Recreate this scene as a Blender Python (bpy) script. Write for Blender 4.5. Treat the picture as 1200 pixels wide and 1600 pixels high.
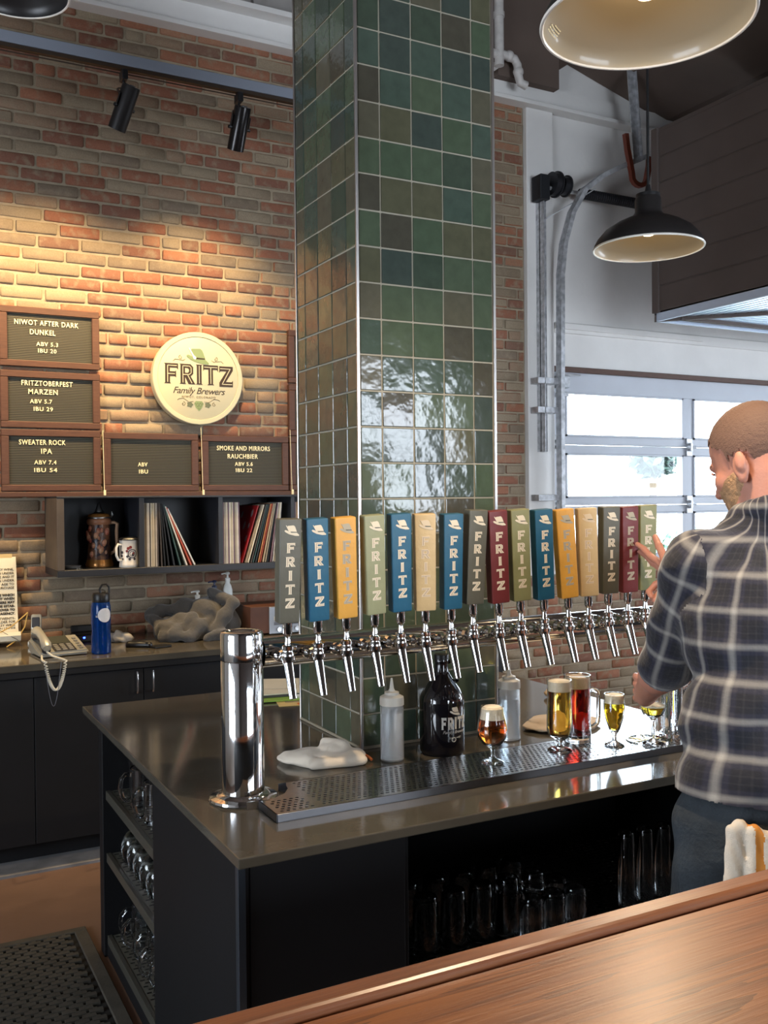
import bpy, bmesh, math, random
import numpy as np
from mathutils import Vector, Matrix
random.seed(7)
PI = math.pi
SC = bpy.context.scene
COL = SC.collection
for _o in list(bpy.data.objects):
    bpy.data.objects.remove(_o)

# ------------------------------------------------------------------ camera
cam_data = bpy.data.cameras.new('camera')
cam = bpy.data.objects.new('camera', cam_data)
COL.objects.link(cam)
SC.camera = cam
cam_data.sensor_fit = 'VERTICAL'
cam_data.sensor_height = 36.0
cam_data.lens = 36.0 * 1504.294 / 1600.0
cam_data.clip_start = 0.05
cam_data.clip_end = 200
YAW, PITCH, ROLL = 0.48598102, -0.01327677, -0.00943165
_f = Vector((math.sin(YAW) * math.cos(PITCH), math.cos(YAW) * math.cos(PITCH), math.sin(PITCH)))
_r = Vector((math.cos(YAW), -math.sin(YAW), 0))
_u = _r.cross(_f)
_r2 = _r * math.cos(ROLL) + _u * math.sin(ROLL)
_u2 = -_r * math.sin(ROLL) + _u * math.cos(ROLL)
CAM = Vector((0, 0, 1.6))
_m = Matrix((( _r2.x, _u2.x, -_f.x, 0), (_r2.y, _u2.y, -_f.y, 0), (_r2.z, _u2.z, -_f.z, 0), (0, 0, 0, 1)))
cam.matrix_world = Matrix.Translation(CAM) @ _m

# ------------------------------------------------------------------ world, exposure
SC.view_settings.view_transform = 'Standard'
SC.view_settings.look = 'None'
SC.view_settings.exposure = EXPO = 0.48
SC.view_settings.gamma = 1.0
SC.view_settings.use_curve_mapping = False
world = bpy.data.worlds.new('sky')
SC.world = world
world.use_nodes = True
_bg = world.node_tree.nodes['Background']
_bg.inputs[0].default_value = (0.80, 0.89, 1.0, 1)
_bg.inputs[1].default_value = 13.0

def light(name, kind, loc, target=None, energy=100, color=(1, 1, 1), **kw):
    d = bpy.data.lights.new(name, kind)
    d.energy = energy
    d.color = color
    for k, v in kw.items():
        setattr(d, k, v)
    o = bpy.data.objects.new(name, d)
    COL.objects.link(o)
    o.location = loc
    if target is not None:
        o.rotation_euler = (Vector(target) - Vector(loc)).to_track_quat('-Z', 'Y').to_euler()
    return o

def portal(name, loc, target, sx, sy):
    o = light(name, 'AREA', loc, target, 1.0, shape='RECTANGLE', size=sx, size_y=sy)
    o.data.cycles.is_portal = True
    return o
# portals: they only guide daylight sampling through the real window openings
portal('garage_door_portal', (5.9, 5.32, 1.75), (5.9, 0, 1.75), 4.0, 1.5)
portal('side_window_portal', (-3.05, 1.25, 1.75), (5, 1.25, 1.75), 2.5, 1.5)
portal('front_window_portal', (3.2, -3.05, 1.9), (3.2, 5, 1.9), 3.6, 1.6)
portal('right_window_portal', (9.05, 1.5, 1.75), (0, 1.5, 1.75), 3.4, 1.5)

# ------------------------------------------------------------------ helpers
def tag(o, label=None, cat=None, group=None, kind=None):
    if label: o['label'] = label
    if cat: o['category'] = cat
    if group: o['group'] = group
    if kind: o['kind'] = kind
    return o

def empty(name, loc, label, cat, group=None, rz=0.0):
    o = bpy.data.objects.new(name, None)
    COL.objects.link(o)
    o.location = loc
    o.rotation_euler = (0, 0, rz)
    o.empty_display_size = 0.05
    return tag(o, label, cat, group)

def link(name, me, parent=None, loc=None, rot=None):
    o = bpy.data.objects.new(name, me)
    COL.objects.link(o)
    if parent is not None: o.parent = parent
    if loc is not None: o.location = loc
    if rot is not None: o.rotation_euler = rot
    return o

def copy_tree(o, parent=None):
    c = o.copy()
    COL.objects.link(c)
    if parent is not None: c.parent = parent
    for ch in list(o.children):
        copy_tree(ch, c)
    return c

class B:
    """collects shapes, builds one mesh object"""
    def __init__(s, off=(0, 0, 0)):
        s.bm = bmesh.new()
        s.off = Vector(off)
    def _xf(s, vs, M):
        for v in vs: v.co = M @ v.co
    def box(s, x0, x1, y0, y1, z0, z1, bev=0.0, seg=1, M=None):
        t = bmesh.new()
        bmesh.ops.create_cube(t, size=1.0)
        for v in t.verts:
            v.co = Vector(((x0 + x1) / 2 + v.co.x * (x1 - x0), (y0 + y1) / 2 + v.co.y * (y1 - y0), (z0 + z1) / 2 + v.co.z * (z1 - z0)))
        if bev > 0:
            bmesh.ops.bevel(t, geom=list(t.edges), offset=bev, segments=seg, affect='EDGES', profile=0.5)
        if M is not None: s._xf(t.verts, M)
        s.add(t)
        return s
    def add(s, t):
        me = bpy.data.meshes.new('tmp')
        t.to_mesh(me); t.free()
        s.bm.from_mesh(me)
        bpy.data.meshes.remove(me)
    def addmesh(s, me, M=None):
        t = bmesh.new(); t.from_mesh(me)
        if M is not None: s._xf(t.verts, M)
        s.add(t)
        return s
    def cyl(s, p0, p1, r0, r1=None, n=20, caps=True):
        p0, p1 = Vector(p0), Vector(p1)
        if r1 is None: r1 = r0
        d = p1 - p0
        q = d.to_track_quat('Z', 'Y').to_matrix()
        A, Bv = [], []
        for i in range(n):
            a = 2 * PI * i / n
            e = q @ Vector((math.cos(a), math.sin(a), 0))
            A.append(s.bm.verts.new(p0 + e * r0)); Bv.append(s.bm.verts.new(p1 + e * r1))
        for i in range(n):
            j = (i + 1) % n
            s.bm.faces.new((A[i], A[j], Bv[j], Bv[i]))
        if caps:
            s.bm.faces.new(A[::-1]); s.bm.faces.new(Bv)
        return s
    def lathe(s, prof, n=32, c=(0, 0, 0), close=False, M=None):
        """prof: list of (r, z); r==0 collapses to a point"""
        c = Vector(c)
        rings = []
        for r, z in prof:
            if r < 1e-6:
                v = Vector((0, 0, z))
                if M is not None: v = M @ v
                rings.append([s.bm.verts.new(c + v)])
            else:
                ring = []
                for i in range(n):
                    a = 2 * PI * i / n
                    v = Vector((r * math.cos(a), r * math.sin(a), z))
                    if M is not None: v = M @ v
                    ring.append(s.bm.verts.new(c + v))
                rings.append(ring)
        pairs = list(zip(rings[:-1], rings[1:]))
        if close: pairs.append((rings[-1], rings[0]))
        for a, b in pairs:
            for i in range(n):
                j = (i + 1) % n
                if len(a) == 1 and len(b) == 1: continue
                if len(a) == 1: s.bm.faces.new((a[0], b[j], b[i]))
                elif len(b) == 1: s.bm.faces.new((a[i], a[j], b[0]))
                else: s.bm.faces.new((a[i], a[j], b[j], b[i]))
        return s
    def tube(s, pts, r, n=8, caps=True, closed=False):
        pts = [Vector(p) for p in pts]
        rr = r if isinstance(r, (list, tuple)) else [r] * len(pts)
        rings = []
        up = None
        for i, p in enumerate(pts):
            if closed: t = pts[(i + 1) % len(pts)] - pts[i - 1]
            else: t = pts[min(i + 1, len(pts) - 1)] - pts[max(i - 1, 0)]
            if t.length < 1e-9: t = Vector((0, 0, 1))
            t.normalize()
            if up is None:
                up = Vector((0, 0, 1)) if abs(t.z) < 0.9 else Vector((1, 0, 0))
            x = up - t * up.dot(t)
            if x.length < 1e-6: x = t.orthogonal()
            x.normalize(); up = x
            y = t.cross(x)
            rings.append([s.bm.verts.new(p + (x * math.cos(2 * PI * k / n) + y * math.sin(2 * PI * k / n)) * rr[i]) for k in range(n)])
        pr = list(zip(rings[:-1], rings[1:]))
        if closed: pr.append((rings[-1], rings[0]))
        for a, b in pr:
            for k in range(n):
                j = (k + 1) % n
                s.bm.faces.new((a[k], a[j], b[j], b[k]))
        if caps and not closed:
            s.bm.faces.new(rings[0][::-1]); s.bm.faces.new(rings[-1])
        return s
    def ribbon(s, pts, w, t, nrm=(0, 0, 1)):
        """flat strap: width w across nrm x tangent, thickness t along nrm"""
        pts = [Vector(p) for p in pts]; nrm = Vector(nrm)
        rings = []
        for i, p in enumerate(pts):
            tg = (pts[min(i + 1, len(pts) - 1)] - pts[max(i - 1, 0)]).normalized()
            side = nrm.normalized()
            n2 = tg.cross(side).normalized()
            rings.append([s.bm.verts.new(p + side * a * w / 2 + n2 * b * t / 2) for a, b in ((-1, -1), (1, -1), (1, 1), (-1, 1))])
        for a, b in zip(rings[:-1], rings[1:]):
            for k in range(4):
                j = (k + 1) % 4
                s.bm.faces.new((a[k], a[j], b[j], b[k]))
        s.bm.faces.new(rings[0][::-1]); s.bm.faces.new(rings[-1])
        return s
    def prism(s, pts, a, b, axis='z'):
        """polygon pts extruded between a and b along axis"""
        def mk(p, h):
            if axis == 'z': return Vector((p[0], p[1], h))
            if axis == 'y': return Vector((p[0], h, p[1]))
            return Vector((h, p[0], p[1]))
        A = [s.bm.verts.new(mk(p, a)) for p in pts]
        Bv = [s.bm.verts.new(mk(p, b)) for p in pts]
        n = len(pts)
        for i in range(n):
            j = (i + 1) % n
            s.bm.faces.new((A[i], A[j], Bv[j], Bv[i]))
        s.bm.faces.new(A[::-1]); s.bm.faces.new(Bv)
        return s
    def sphere(s, c, r, seg=16, rings=10, sc=(1, 1, 1)):
        t = bmesh.new()
        bmesh.ops.create_uvsphere(t, u_segments=seg, v_segments=rings, radius=1.0)
        for v in t.verts: v.co = Vector((c[0] + v.co.x * r * sc[0], c[1] + v.co.y * r * sc[1], c[2] + v.co.z * r * sc[2]))
        s.add(t)
        return s
    def mesh(s, name, mat, smooth=True, angle=0.6):
        bm = s.bm
        if s.off.length: 
            for v in bm.verts: v.co -= s.off
        bmesh.ops.recalc_face_normals(bm, faces=bm.faces)
        me = bpy.data.meshes.new(name)
        if smooth:
            for f in bm.faces: f.smooth = True
            for e in bm.edges:
                if len(e.link_faces) == 2 and e.calc_face_angle(0) > angle: e.smooth = False
        bm.to_mesh(me); bm.free()
        if mat: me.materials.append(mat)
        return me
    def build(s, name, mat, parent=None, smooth=True, label=None, kind=None, cat=None, group=None, angle=0.6):
        o = link(name, s.mesh(name, mat, smooth, angle), parent)
        return tag(o, label, cat, group, kind)

# ------------------------------------------------------------------ materials
def nodes(name):
    m = bpy.data.materials.new(name)
    m.use_nodes = True
    nt = m.node_tree
    return m, nt, nt.nodes['Principled BSDF']

def N(nt, kind, **kw):
    n = nt.nodes.new(kind)
    for k, v in kw.items():
        if k.startswith('i_'): n.inputs[int(k[2:])].default_value = v
        else: setattr(n, k, v)
    return n

def c4(c): return (c[0], c[1], c[2], 1)
def srgb(r, g, b):
    f = lambda v: (v / 255) / 12.92 if v / 255 <= 0.04045 else (((v / 255) + 0.055) / 1.055) ** 2.4
    return (f(r), f(g), f(b))

def mat(name, col, rough=0.5, metal=0.0, bump=0.0, bs=40.0, var=0.0, vs=8.0, trans=0.0, ior=1.45, emit=None, es=1.0, coat=0.0, stretch=None, sheen=0.0, col2=None, rvar=0.0, alpha=1.0):
    m, nt, p = nodes(name)
    p.inputs['Base Color'].default_value = c4(col)
    p.inputs['Roughness'].default_value = rough
    p.inputs['Metallic'].default_value = metal
    p.inputs['Transmission Weight'].default_value = trans
    p.inputs['IOR'].default_value = ior
    p.inputs['Coat Weight'].default_value = coat
    p.inputs['Coat Roughness'].default_value = 0.08
    p.inputs['Sheen Weight'].default_value = sheen
    if emit:
        p.inputs['Emission Color'].default_value = c4(emit)
        p.inputs['Emission Strength'].default_value = es
    tc = N(nt, 'ShaderNodeTexCoord')
    src = tc.outputs['Object']
    if stretch:
        mp = N(nt, 'ShaderNodeMapping'); mp.inputs['Scale'].default_value = stretch
        nt.links.new(src, mp.inputs[0]); src = mp.outputs[0]
    if var or col2:
        nz = N(nt, 'ShaderNodeTexNoise'); nz.inputs['Scale'].default_value = vs; nz.inputs['Detail'].default_value = 5
        nt.links.new(src, nz.inputs['Vector'])
        mx = N(nt, 'ShaderNodeMix', data_type='RGBA')
        c2 = col2 if col2 else tuple(min(1, c * (1 - var)) for c in col)
        c1 = col if col2 else tuple(min(1, c * (1 + var)) for c in col)
        mx.inputs[6].default_value = c4(c1); mx.inputs[7].default_value = c4(c2)
        rp = N(nt, 'ShaderNodeMapRange'); rp.inputs[1].default_value = 0.35; rp.inputs[2].default_value = 0.65
        nt.links.new(nz.outputs[0], rp.inputs[0]); nt.links.new(rp.outputs[0], mx.inputs[0])
        nt.links.new(mx.outputs[2], p.inputs['Base Color'])
        if rvar:
            r2 = N(nt, 'ShaderNodeMapRange'); r2.inputs[3].default_value = max(0, rough - rvar); r2.inputs[4].default_value = rough + rvar
            nt.links.new(nz.outputs[0], r2.inputs[0]); nt.links.new(r2.outputs[0], p.inputs['Roughness'])
    if bump:
        nb = N(nt, 'ShaderNodeTexNoise'); nb.inputs['Scale'].default_value = bs; nb.inputs['Detail'].default_value = 4
        nt.links.new(src, nb.inputs['Vector'])
        bp = N(nt, 'ShaderNodeBump'); bp.inputs['Strength'].default_value = 1.0; bp.inputs['Distance'].default_value = bump
        nt.links.new(nb.outputs[0], bp.inputs['Height']); nt.links.new(bp.outputs[0], p.inputs['Normal'])
    return m

def random_value(nt):
    """0..1 value that differs per object and per mesh island"""
    oi = N(nt, 'ShaderNodeObjectInfo'); ge = N(nt, 'ShaderNodeNewGeometry')
    ad = N(nt, 'ShaderNodeMath', operation='ADD'); fr = N(nt, 'ShaderNodeMath', operation='FRACT')
    nt.links.new(oi.outputs['Random'], ad.inputs[0]); nt.links.new(ge.outputs['Random Per Island'], ad.inputs[1])
    nt.links.new(ad.outputs[0], fr.inputs[0])
    return fr.outputs[0]

def ramp(nt, src, stops, const=False):
    r = N(nt, 'ShaderNodeValToRGB')
    if const: r.color_ramp.interpolation = 'CONSTANT'
    el = r.color_ramp.elements
    while len(el) > 1: el.remove(el[-1])
    el[0].position = stops[0][0]; el[0].color = c4(stops[0][1])
    for p, c in stops[1:]:
        e = el.new(p); e.color = c4(c)
    nt.links.new(src, r.inputs[0])
    return r.outputs[0]

def brick_material():
    m, nt, p = nodes('brick')
    rv = random_value(nt)
    base = ramp(nt, rv, [(0, srgb(150, 88, 64)), (.13, srgb(164, 102, 74)), (.24, srgb(134, 80, 62)), (.34, srgb(166, 114, 86)),
                         (.46, srgb(156, 128, 104)), (.58, srgb(146, 128, 106)), (.7, srgb(156, 138, 114)), (.84, srgb(132, 114, 96)), (.94, srgb(126, 86, 70))], True)
    tc = N(nt, 'ShaderNodeTexCoord')
    wp = N(nt, 'ShaderNodeNewGeometry')
    n1 = N(nt, 'ShaderNodeTexNoise'); n1.inputs['Scale'].default_value = 22; n1.inputs['Detail'].default_value = 6
    nt.links.new(wp.outputs['Position'], n1.inputs['Vector'])
    wash = N(nt, 'ShaderNodeMapRange'); wash.inputs[1].default_value = .5; wash.inputs[2].default_value = .72; wash.inputs[3].default_value = .16; wash.inputs[4].default_value = .75
    nt.links.new(n1.outputs[0], wash.inputs[0])
    mx = N(nt, 'ShaderNodeMix', data_type='RGBA'); mx.inputs[7].default_value = c4(srgb(160, 144, 120))
    nt.links.new(base, mx.inputs[6]); nt.links.new(wash.outputs[0], mx.inputs[0])
    n2 = N(nt, 'ShaderNodeTexNoise'); n2.inputs['Scale'].default_value = 160; n2.inputs['Detail'].default_value = 3
    nt.links.new(wp.outputs['Position'], n2.inputs['Vector'])
    mr = N(nt, 'ShaderNodeMapRange'); mr.inputs[3].default_value = .58; mr.inputs[4].default_value = .98
    nt.links.new(n2.outputs[0], mr.inputs[0])
    hs = N(nt, 'ShaderNodeHueSaturation'); nt.links.new(mx.outputs[2], hs.inputs['Color']); nt.links.new(mr.outputs[0], hs.inputs['Value'])
    nt.links.new(hs.outputs[0], p.inputs['Base Color'])
    p.inputs['Roughness'].default_value = .88
    bp = N(nt, 'ShaderNodeBump'); bp.inputs['Distance'].default_value = .004
    nt.links.new(n1.outputs[0], bp.inputs['Height']); nt.links.new(bp.outputs[0], p.inputs['Normal'])
    return m

def tile_material():
    m, nt, p = nodes('green_glaze')
    rv = random_value(nt)
    base = ramp(nt, rv, [(0, srgb(60, 72, 60)), (.14, srgb(74, 86, 68)), (.3, srgb(66, 80, 70)), (.44, srgb(82, 82, 64)),
                         (.56, srgb(60, 70, 64)), (.68, srgb(84, 82, 68)), (.8, srgb(70, 84, 66)), (.9, srgb(70, 68, 58))], True)
    wp = N(nt, 'ShaderNodeNewGeometry')
    n1 = N(nt, 'ShaderNodeTexNoise'); n1.inputs['Scale'].default_value = 26; n1.inputs['Detail'].default_value = 5
    nt.links.new(wp.outputs['Position'], n1.inputs['Vector'])
    mr = N(nt, 'ShaderNodeMapRange'); mr.inputs[3].default_value = .7; mr.inputs[4].default_value = 1.3
    nt.links.new(n1.outputs[0], mr.inputs[0])
    hs = N(nt, 'ShaderNodeHueSaturation'); nt.links.new(base, hs.inputs['Color']); nt.links.new(mr.outputs[0], hs.inputs['Value'])
    nt.links.new(hs.outputs[0], p.inputs['Base Color'])
    p.inputs['Roughness'].default_value = .12
    p.inputs['Coat Weight'].default_value = .25; p.inputs['Coat Roughness'].default_value = .05
    n2 = N(nt, 'ShaderNodeTexNoise'); n2.inputs['Scale'].default_value = 14; n2.inputs['Detail'].default_value = 3
    nt.links.new(wp.outputs['Position'], n2.inputs['Vector'])
    bp = N(nt, 'ShaderNodeBump'); bp.inputs['Distance'].default_value = .0022
    nt.links.new(n2.outputs[0], bp.inputs['Height']); nt.links.new(bp.outputs[0], p.inputs['Normal'])
    nt.links.new(bp.outputs[0], p.inputs['Coat Normal'])
    return m

def wood_material(name, dark, mid, light_, axis=0, rough=.28, scale=1.0, coat=.4):
    m, nt, p = nodes(name)
    wp = N(nt, 'ShaderNodeNewGeometry')
    mp = N(nt, 'ShaderNodeMapping')
    s = [60 * scale] * 3; s[axis] = 3.0 * scale
    mp.inputs['Scale'].default_value = s
    nt.links.new(wp.outputs['Position'], mp.inputs[0])
    n0 = N(nt, 'ShaderNodeTexNoise'); n0.inputs['Scale'].default_value = .35; n0.inputs['Detail'].default_value = 3; n0.inputs['Distortion'].default_value = 1.2
    nt.links.new(mp.outputs[0], n0.inputs['Vector'])
    sc = N(nt, 'ShaderNodeMath', operation='MULTIPLY'); sc.inputs[1].default_value = 5.0
    nt.links.new(n0.outputs[0], sc.inputs[0])
    fr = N(nt, 'ShaderNodeMath', operation='FRACT'); nt.links.new(sc.outputs[0], fr.inputs[0])
    n1 = N(nt, 'ShaderNodeTexNoise'); n1.inputs['Scale'].default_value = 4; n1.inputs['Detail'].default_value = 6
    nt.links.new(mp.outputs[0], n1.inputs['Vector'])
    ad = N(nt, 'ShaderNodeMix', data_type='FLOAT'); ad.inputs[0].default_value = .45
    nt.links.new(fr.outputs[0], ad.inputs[2]); nt.links.new(n1.outputs[0], ad.inputs[3])
    c = ramp(nt, ad.outputs[0], [(0.0, dark), (.38, mid), (.8, light_)])
    nt.links.new(c, p.inputs['Base Color'])
    p.inputs['Roughness'].default_value = rough
    p.inputs['Coat Weight'].default_value = coat; p.inputs['Coat Roughness'].default_value = .28
    bp = N(nt, 'ShaderNodeBump'); bp.inputs['Distance'].default_value = .0006
    nt.links.new(n1.outputs[0], bp.inputs['Height']); nt.links.new(bp.outputs[0], p.inputs['Normal'])
    return m

M = {}
M['brick'] = brick_material()
M['tile'] = tile_material()
M['mortar'] = mat('mortar', srgb(152, 139, 118), .95, bump=.004, bs=60, var=.12, vs=14)
M['grout'] = mat('grout', srgb(158, 152, 136), .9, bump=.001, bs=150)
M['chrome'] = mat('chrome', (.80, .80, .80), .06, 1.0)
M['steel'] = mat('brushed_steel', (.66, .66, .66), .15, 1.0, bump=.0001, bs=60, stretch=(1, 30, 30))
M['galv'] = mat('galvanised_steel', (.46, .47, .49), .4, .45, var=.25, vs=30)
M['trim'] = mat('trim_metal', (.55, .52, .50), .3, 1.0)
M['white_paint'] = mat('white_paint', srgb(222, 220, 217), .6, bump=.001, bs=30, var=.04, vs=3)
M['door_alu'] = mat('white_aluminium', srgb(186, 190, 198), .4, var=.03, vs=4)
M['dark_ceiling'] = mat('dark_ceiling_paint', srgb(98, 84, 76), .9, var=.12, vs=2)
M['soffit'] = mat('dark_soffit_board', srgb(94, 84, 80), .8, var=.06, vs=4)
M['blue_slat'] = mat('pale_slat', srgb(214, 230, 250), .25, .35)
M['counter'] = mat('slate_counter', srgb(80, 75, 66), .10, bump=.00008, bs=90, var=.14, vs=5, rvar=.03)
M['laminate'] = mat('black_laminate', srgb(12, 12, 15), .6, var=.15, vs=6)
M['laminate2'] = mat('shelf_black_laminate', srgb(38, 39, 44), .45, var=.12, vs=6)
M['black'] = mat('black_plastic', srgb(20, 20, 22), .4)
M['rubber'] = mat('black_rubber', srgb(72, 68, 60), .7, bump=.001, bs=80, var=.15, vs=12)
M['floor'] = mat('brown_floor', srgb(104, 80, 66), .6, var=.14, vs=2.5, bump=.001, bs=20)
M['greyfloor'] = mat('grey_floor_strip', srgb(124, 122, 122), .6, var=.2, vs=9)
M['bar'] = wood_material('oak_bar', srgb(54, 24, 9), srgb(122, 68, 32), srgb(144, 86, 43), rough=.36, coat=.25)
M['rail'] = wood_material('oak_rail', srgb(78, 42, 22), srgb(124, 72, 42), srgb(146, 92, 56), rough=.35)
M['frame'] = mat('brown_frame', srgb(82, 54, 42), .55, var=.12, vs=20, stretch=(1, 8, 8))
M['cream'] = mat('cream_letters', srgb(240, 230, 190), .5)
M['white'] = mat('white_plastic', srgb(228, 228, 222), .4)
M['paper'] = mat('paper', srgb(226, 220, 200), .8, var=.04, vs=6)

def glass_material(name, col=(1, 1, 1), rough=0.0, ior=1.45):
    return mat(name, col, rough, trans=1.0, ior=ior)
M['glass'] = glass_material('clear_glass', (.97, .99, 1))
M['smoke'] = glass_material('dark_brown_glass', (.05, .022, .01))

def pane_material():
    m = bpy.data.materials.new('window_glass'); m.use_nodes = True
    nt = m.node_tree; nt.nodes.clear()
    out = N(nt, 'ShaderNodeOutputMaterial'); mx = N(nt, 'ShaderNodeMixShader')
    t = N(nt, 'ShaderNodeBsdfTransparent'); g = N(nt, 'ShaderNodeBsdfGlossy'); g.inputs['Roughness'].default_value = .02
    t.inputs[0].default_value = (.93, .97, .97, 1)
    lw = N(nt, 'ShaderNodeLayerWeight'); pw_ = N(nt, 'ShaderNodeMath', operation='POWER'); pw_.inputs[1].default_value = 4
    ma = N(nt, 'ShaderNodeMath', operation='MULTIPLY_ADD'); ma.inputs[1].default_value = .5; ma.inputs[2].default_value = .03
    nt.links.new(lw.outputs['Facing'], pw_.inputs[0]); nt.links.new(pw_.outputs[0], ma.inputs[0]); nt.links.new(ma.outputs[0], mx.inputs[0]); nt.links.new(t.outputs[0], mx.inputs[1]); nt.links.new(g.outputs[0], mx.inputs[2])
    nt.links.new(mx.outputs[0], out.inputs[0])
    return m
M['pane'] = pane_material()

# ------------------------------------------------------------------ lettering and flat shapes
_cache = {}
def text_mesh(s, size=1.0, depth=.0005, shear=0.0, bold=0.0, spacing=1.0, align='CENTER'):
    key = (s, size, depth, shear, bold, spacing, align)
    if key in _cache: return _cache[key]
    cu = bpy.data.curves.new('t', 'FONT')
    cu.body = s; cu.size = size; cu.extrude = depth; cu.shear = shear; cu.offset = bold; cu.space_character = spacing
    cu.align_x = align; cu.align_y = 'CENTER'; cu.resolution_u = 3
    o = bpy.data.objects.new('t', cu); COL.objects.link(o)
    bpy.context.view_layer.update()
    me = bpy.data.meshes.new_from_object(o.evaluated_get(bpy.context.evaluated_depsgraph_get()))
    bpy.data.objects.remove(o); bpy.data.curves.remove(cu)
    _cache[key] = me
    return me

def flat_mesh(polys, depth):
    """filled polygons (holes allowed) in x/y, thickness depth"""
    cu = bpy.data.curves.new('f', 'CURVE'); cu.dimensions = '2D'; cu.fill_mode = 'BOTH'; cu.extrude = depth
    for p in polys:
        sp = cu.splines.new('POLY'); sp.points.add(len(p) - 1)
        for i, q in enumerate(p): sp.points[i].co = (q[0], q[1], 0, 1)
        sp.use_cyclic_u = True
    o = bpy.data.objects.new('f', cu); COL.objects.link(o)
    bpy.context.view_layer.update()
    me = bpy.data.meshes.new_from_object(o.evaluated_get(bpy.context.evaluated_depsgraph_get()))
    bpy.data.objects.remove(o); bpy.data.curves.remove(cu)
    return me

def ribbon2(pts, w):
    """polyline -> list of quads (as polygons) of width w"""
    out = []
    for (x0, y0), (x1, y1) in zip(pts[:-1], pts[1:]):
        dx, dy = x1 - x0, y1 - y0
        l = math.hypot(dx, dy) or 1
        nx, ny = -dy / l * w / 2, dx / l * w / 2
        ex, ey = dx / l * w / 2, dy / l * w / 2
        out.append([(x0 - ex + nx, y0 - ey + ny), (x0 - ex - nx, y0 - ey - ny), (x1 + ex - nx, y1 + ey - ny), (x1 + ex + nx, y1 + ey + ny)])
    return out

GLY = {
 'F': ([[(0, 0), (.32, 0), (.28, .05), (.28, .36), (.54, .36), (.58, .30), (.58, .66), (.54, .60), (.28, .60), (.28, .78), (.62, .78), (.68, .68), (.68, 1), (0, 1), (.05, .95), (.05, .05)]],
       [[(.165, .08), (.165, .89), (.60, .89)], [(.165, .48), (.50, .48)]]),
 'R': ([[(0, 0), (.32, 0), (.28, .05), (.28, .36), (.46, 0), (.80, 0), (.56, .40), (.70, .52), (.70, .86), (.56, 1), (0, 1), (.05, .95), (.05, .05)],
        [(.28, .56), (.28, .80), (.42, .80), (.48, .74), (.48, .62), (.42, .56)]],
       [[(.165, .08), (.165, .90), (.50, .90), (.59, .82), (.59, .56), (.48, .47), (.165, .47)], [(.42, .44), (.62, .06)]]),
 'I': ([[(0, 0), (.34, 0), (.29, .05), (.29, .95), (.34, 1), (0, 1), (.05, .95), (.05, .05)]], [[(.17, .08), (.17, .92)]]),
 'T': ([[(.20, 0), (.52, 0), (.47, .05), (.47, .78), (.68, .78), (.72, .68), (.72, 1), (0, 1), (0, .68), (.04, .78), (.25, .78), (.25, .05)]],
       [[(.36, .08), (.36, .89)], [(.06, .89), (.66, .89)]]),
 'Z': ([[(0, 0), (.72, 0), (.72, .32), (.66, .24), (.34, .24), (.72, .80), (.72, 1), (0, 1), (0, .68), (.06, .76), (.38, .76), (0, .20)]],
       [[(.06, .88), (.58, .88), (.14, .12), (.66, .12)]]),
}
GW = {'F': .68, 'R': .80, 'I': .34, 'T': .72, 'Z': .72}
GM = {k: flat_mesh(v[0], .02) for k, v in GLY.items()}

def _inline(k):
    b = B()
    for pl in GLY[k][1]:
        for q in ribbon2(pl, .036):
            b.prism(q, -.02, .02)
    return b.mesh('inline', None, False)
GI = {k: _inline(k) for k in GLY}

def xz(cx, cy, cz, s, rx=PI / 2, sx=None, d=1.0):
    """matrix placing a flat x/y shape upright facing -Y"""
    return Matrix.Translation((cx, cy, cz)) @ Matrix.Rotation(rx, 4, 'X') @ Matrix.Diagonal((sx or s, s, d, 1))

HAT_CROWN = [(-.30, .24), (-.26, .31), (.12, .33), (.20, .27), (.26, .14), (.34, -.09), (-.06, -.06), (-.24, .04)]
HAT_BRIM = [(-.48, .02), (-.42, .05), (-.30, .01), (-.16, -.08), (.0, -.13), (.35, -.14), (.50, -.28), (.48, -.34), (.22, -.33), (-.16, -.23), (-.42, -.09), (-.49, -.02)]
HAT_BAND = [(-.12, -.055), (.31, -.08), (.34, -.135), (-.04, -.125)]
HAT_FEATHER = [(-.41, .34), (-.35, .33), (-.18, .05), (-.06, -.06), (-.10, -.16), (-.19, -.12), (-.23, 0)]
HM = {k: flat_mesh([v], .02) for k, v in (('crown', HAT_CROWN), ('brim', HAT_BRIM), ('band', HAT_BAND), ('feather', HAT_FEATHER))}

# ------------------------------------------------------------------ signed-distance surfaces (people, cloth, soft things)
def smin(a, b, k):
    h = np.clip(.5 + .5 * (b - a) / k, 0, 1)
    return b * (1 - h) + a * h - k * h * (1 - h)

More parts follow.
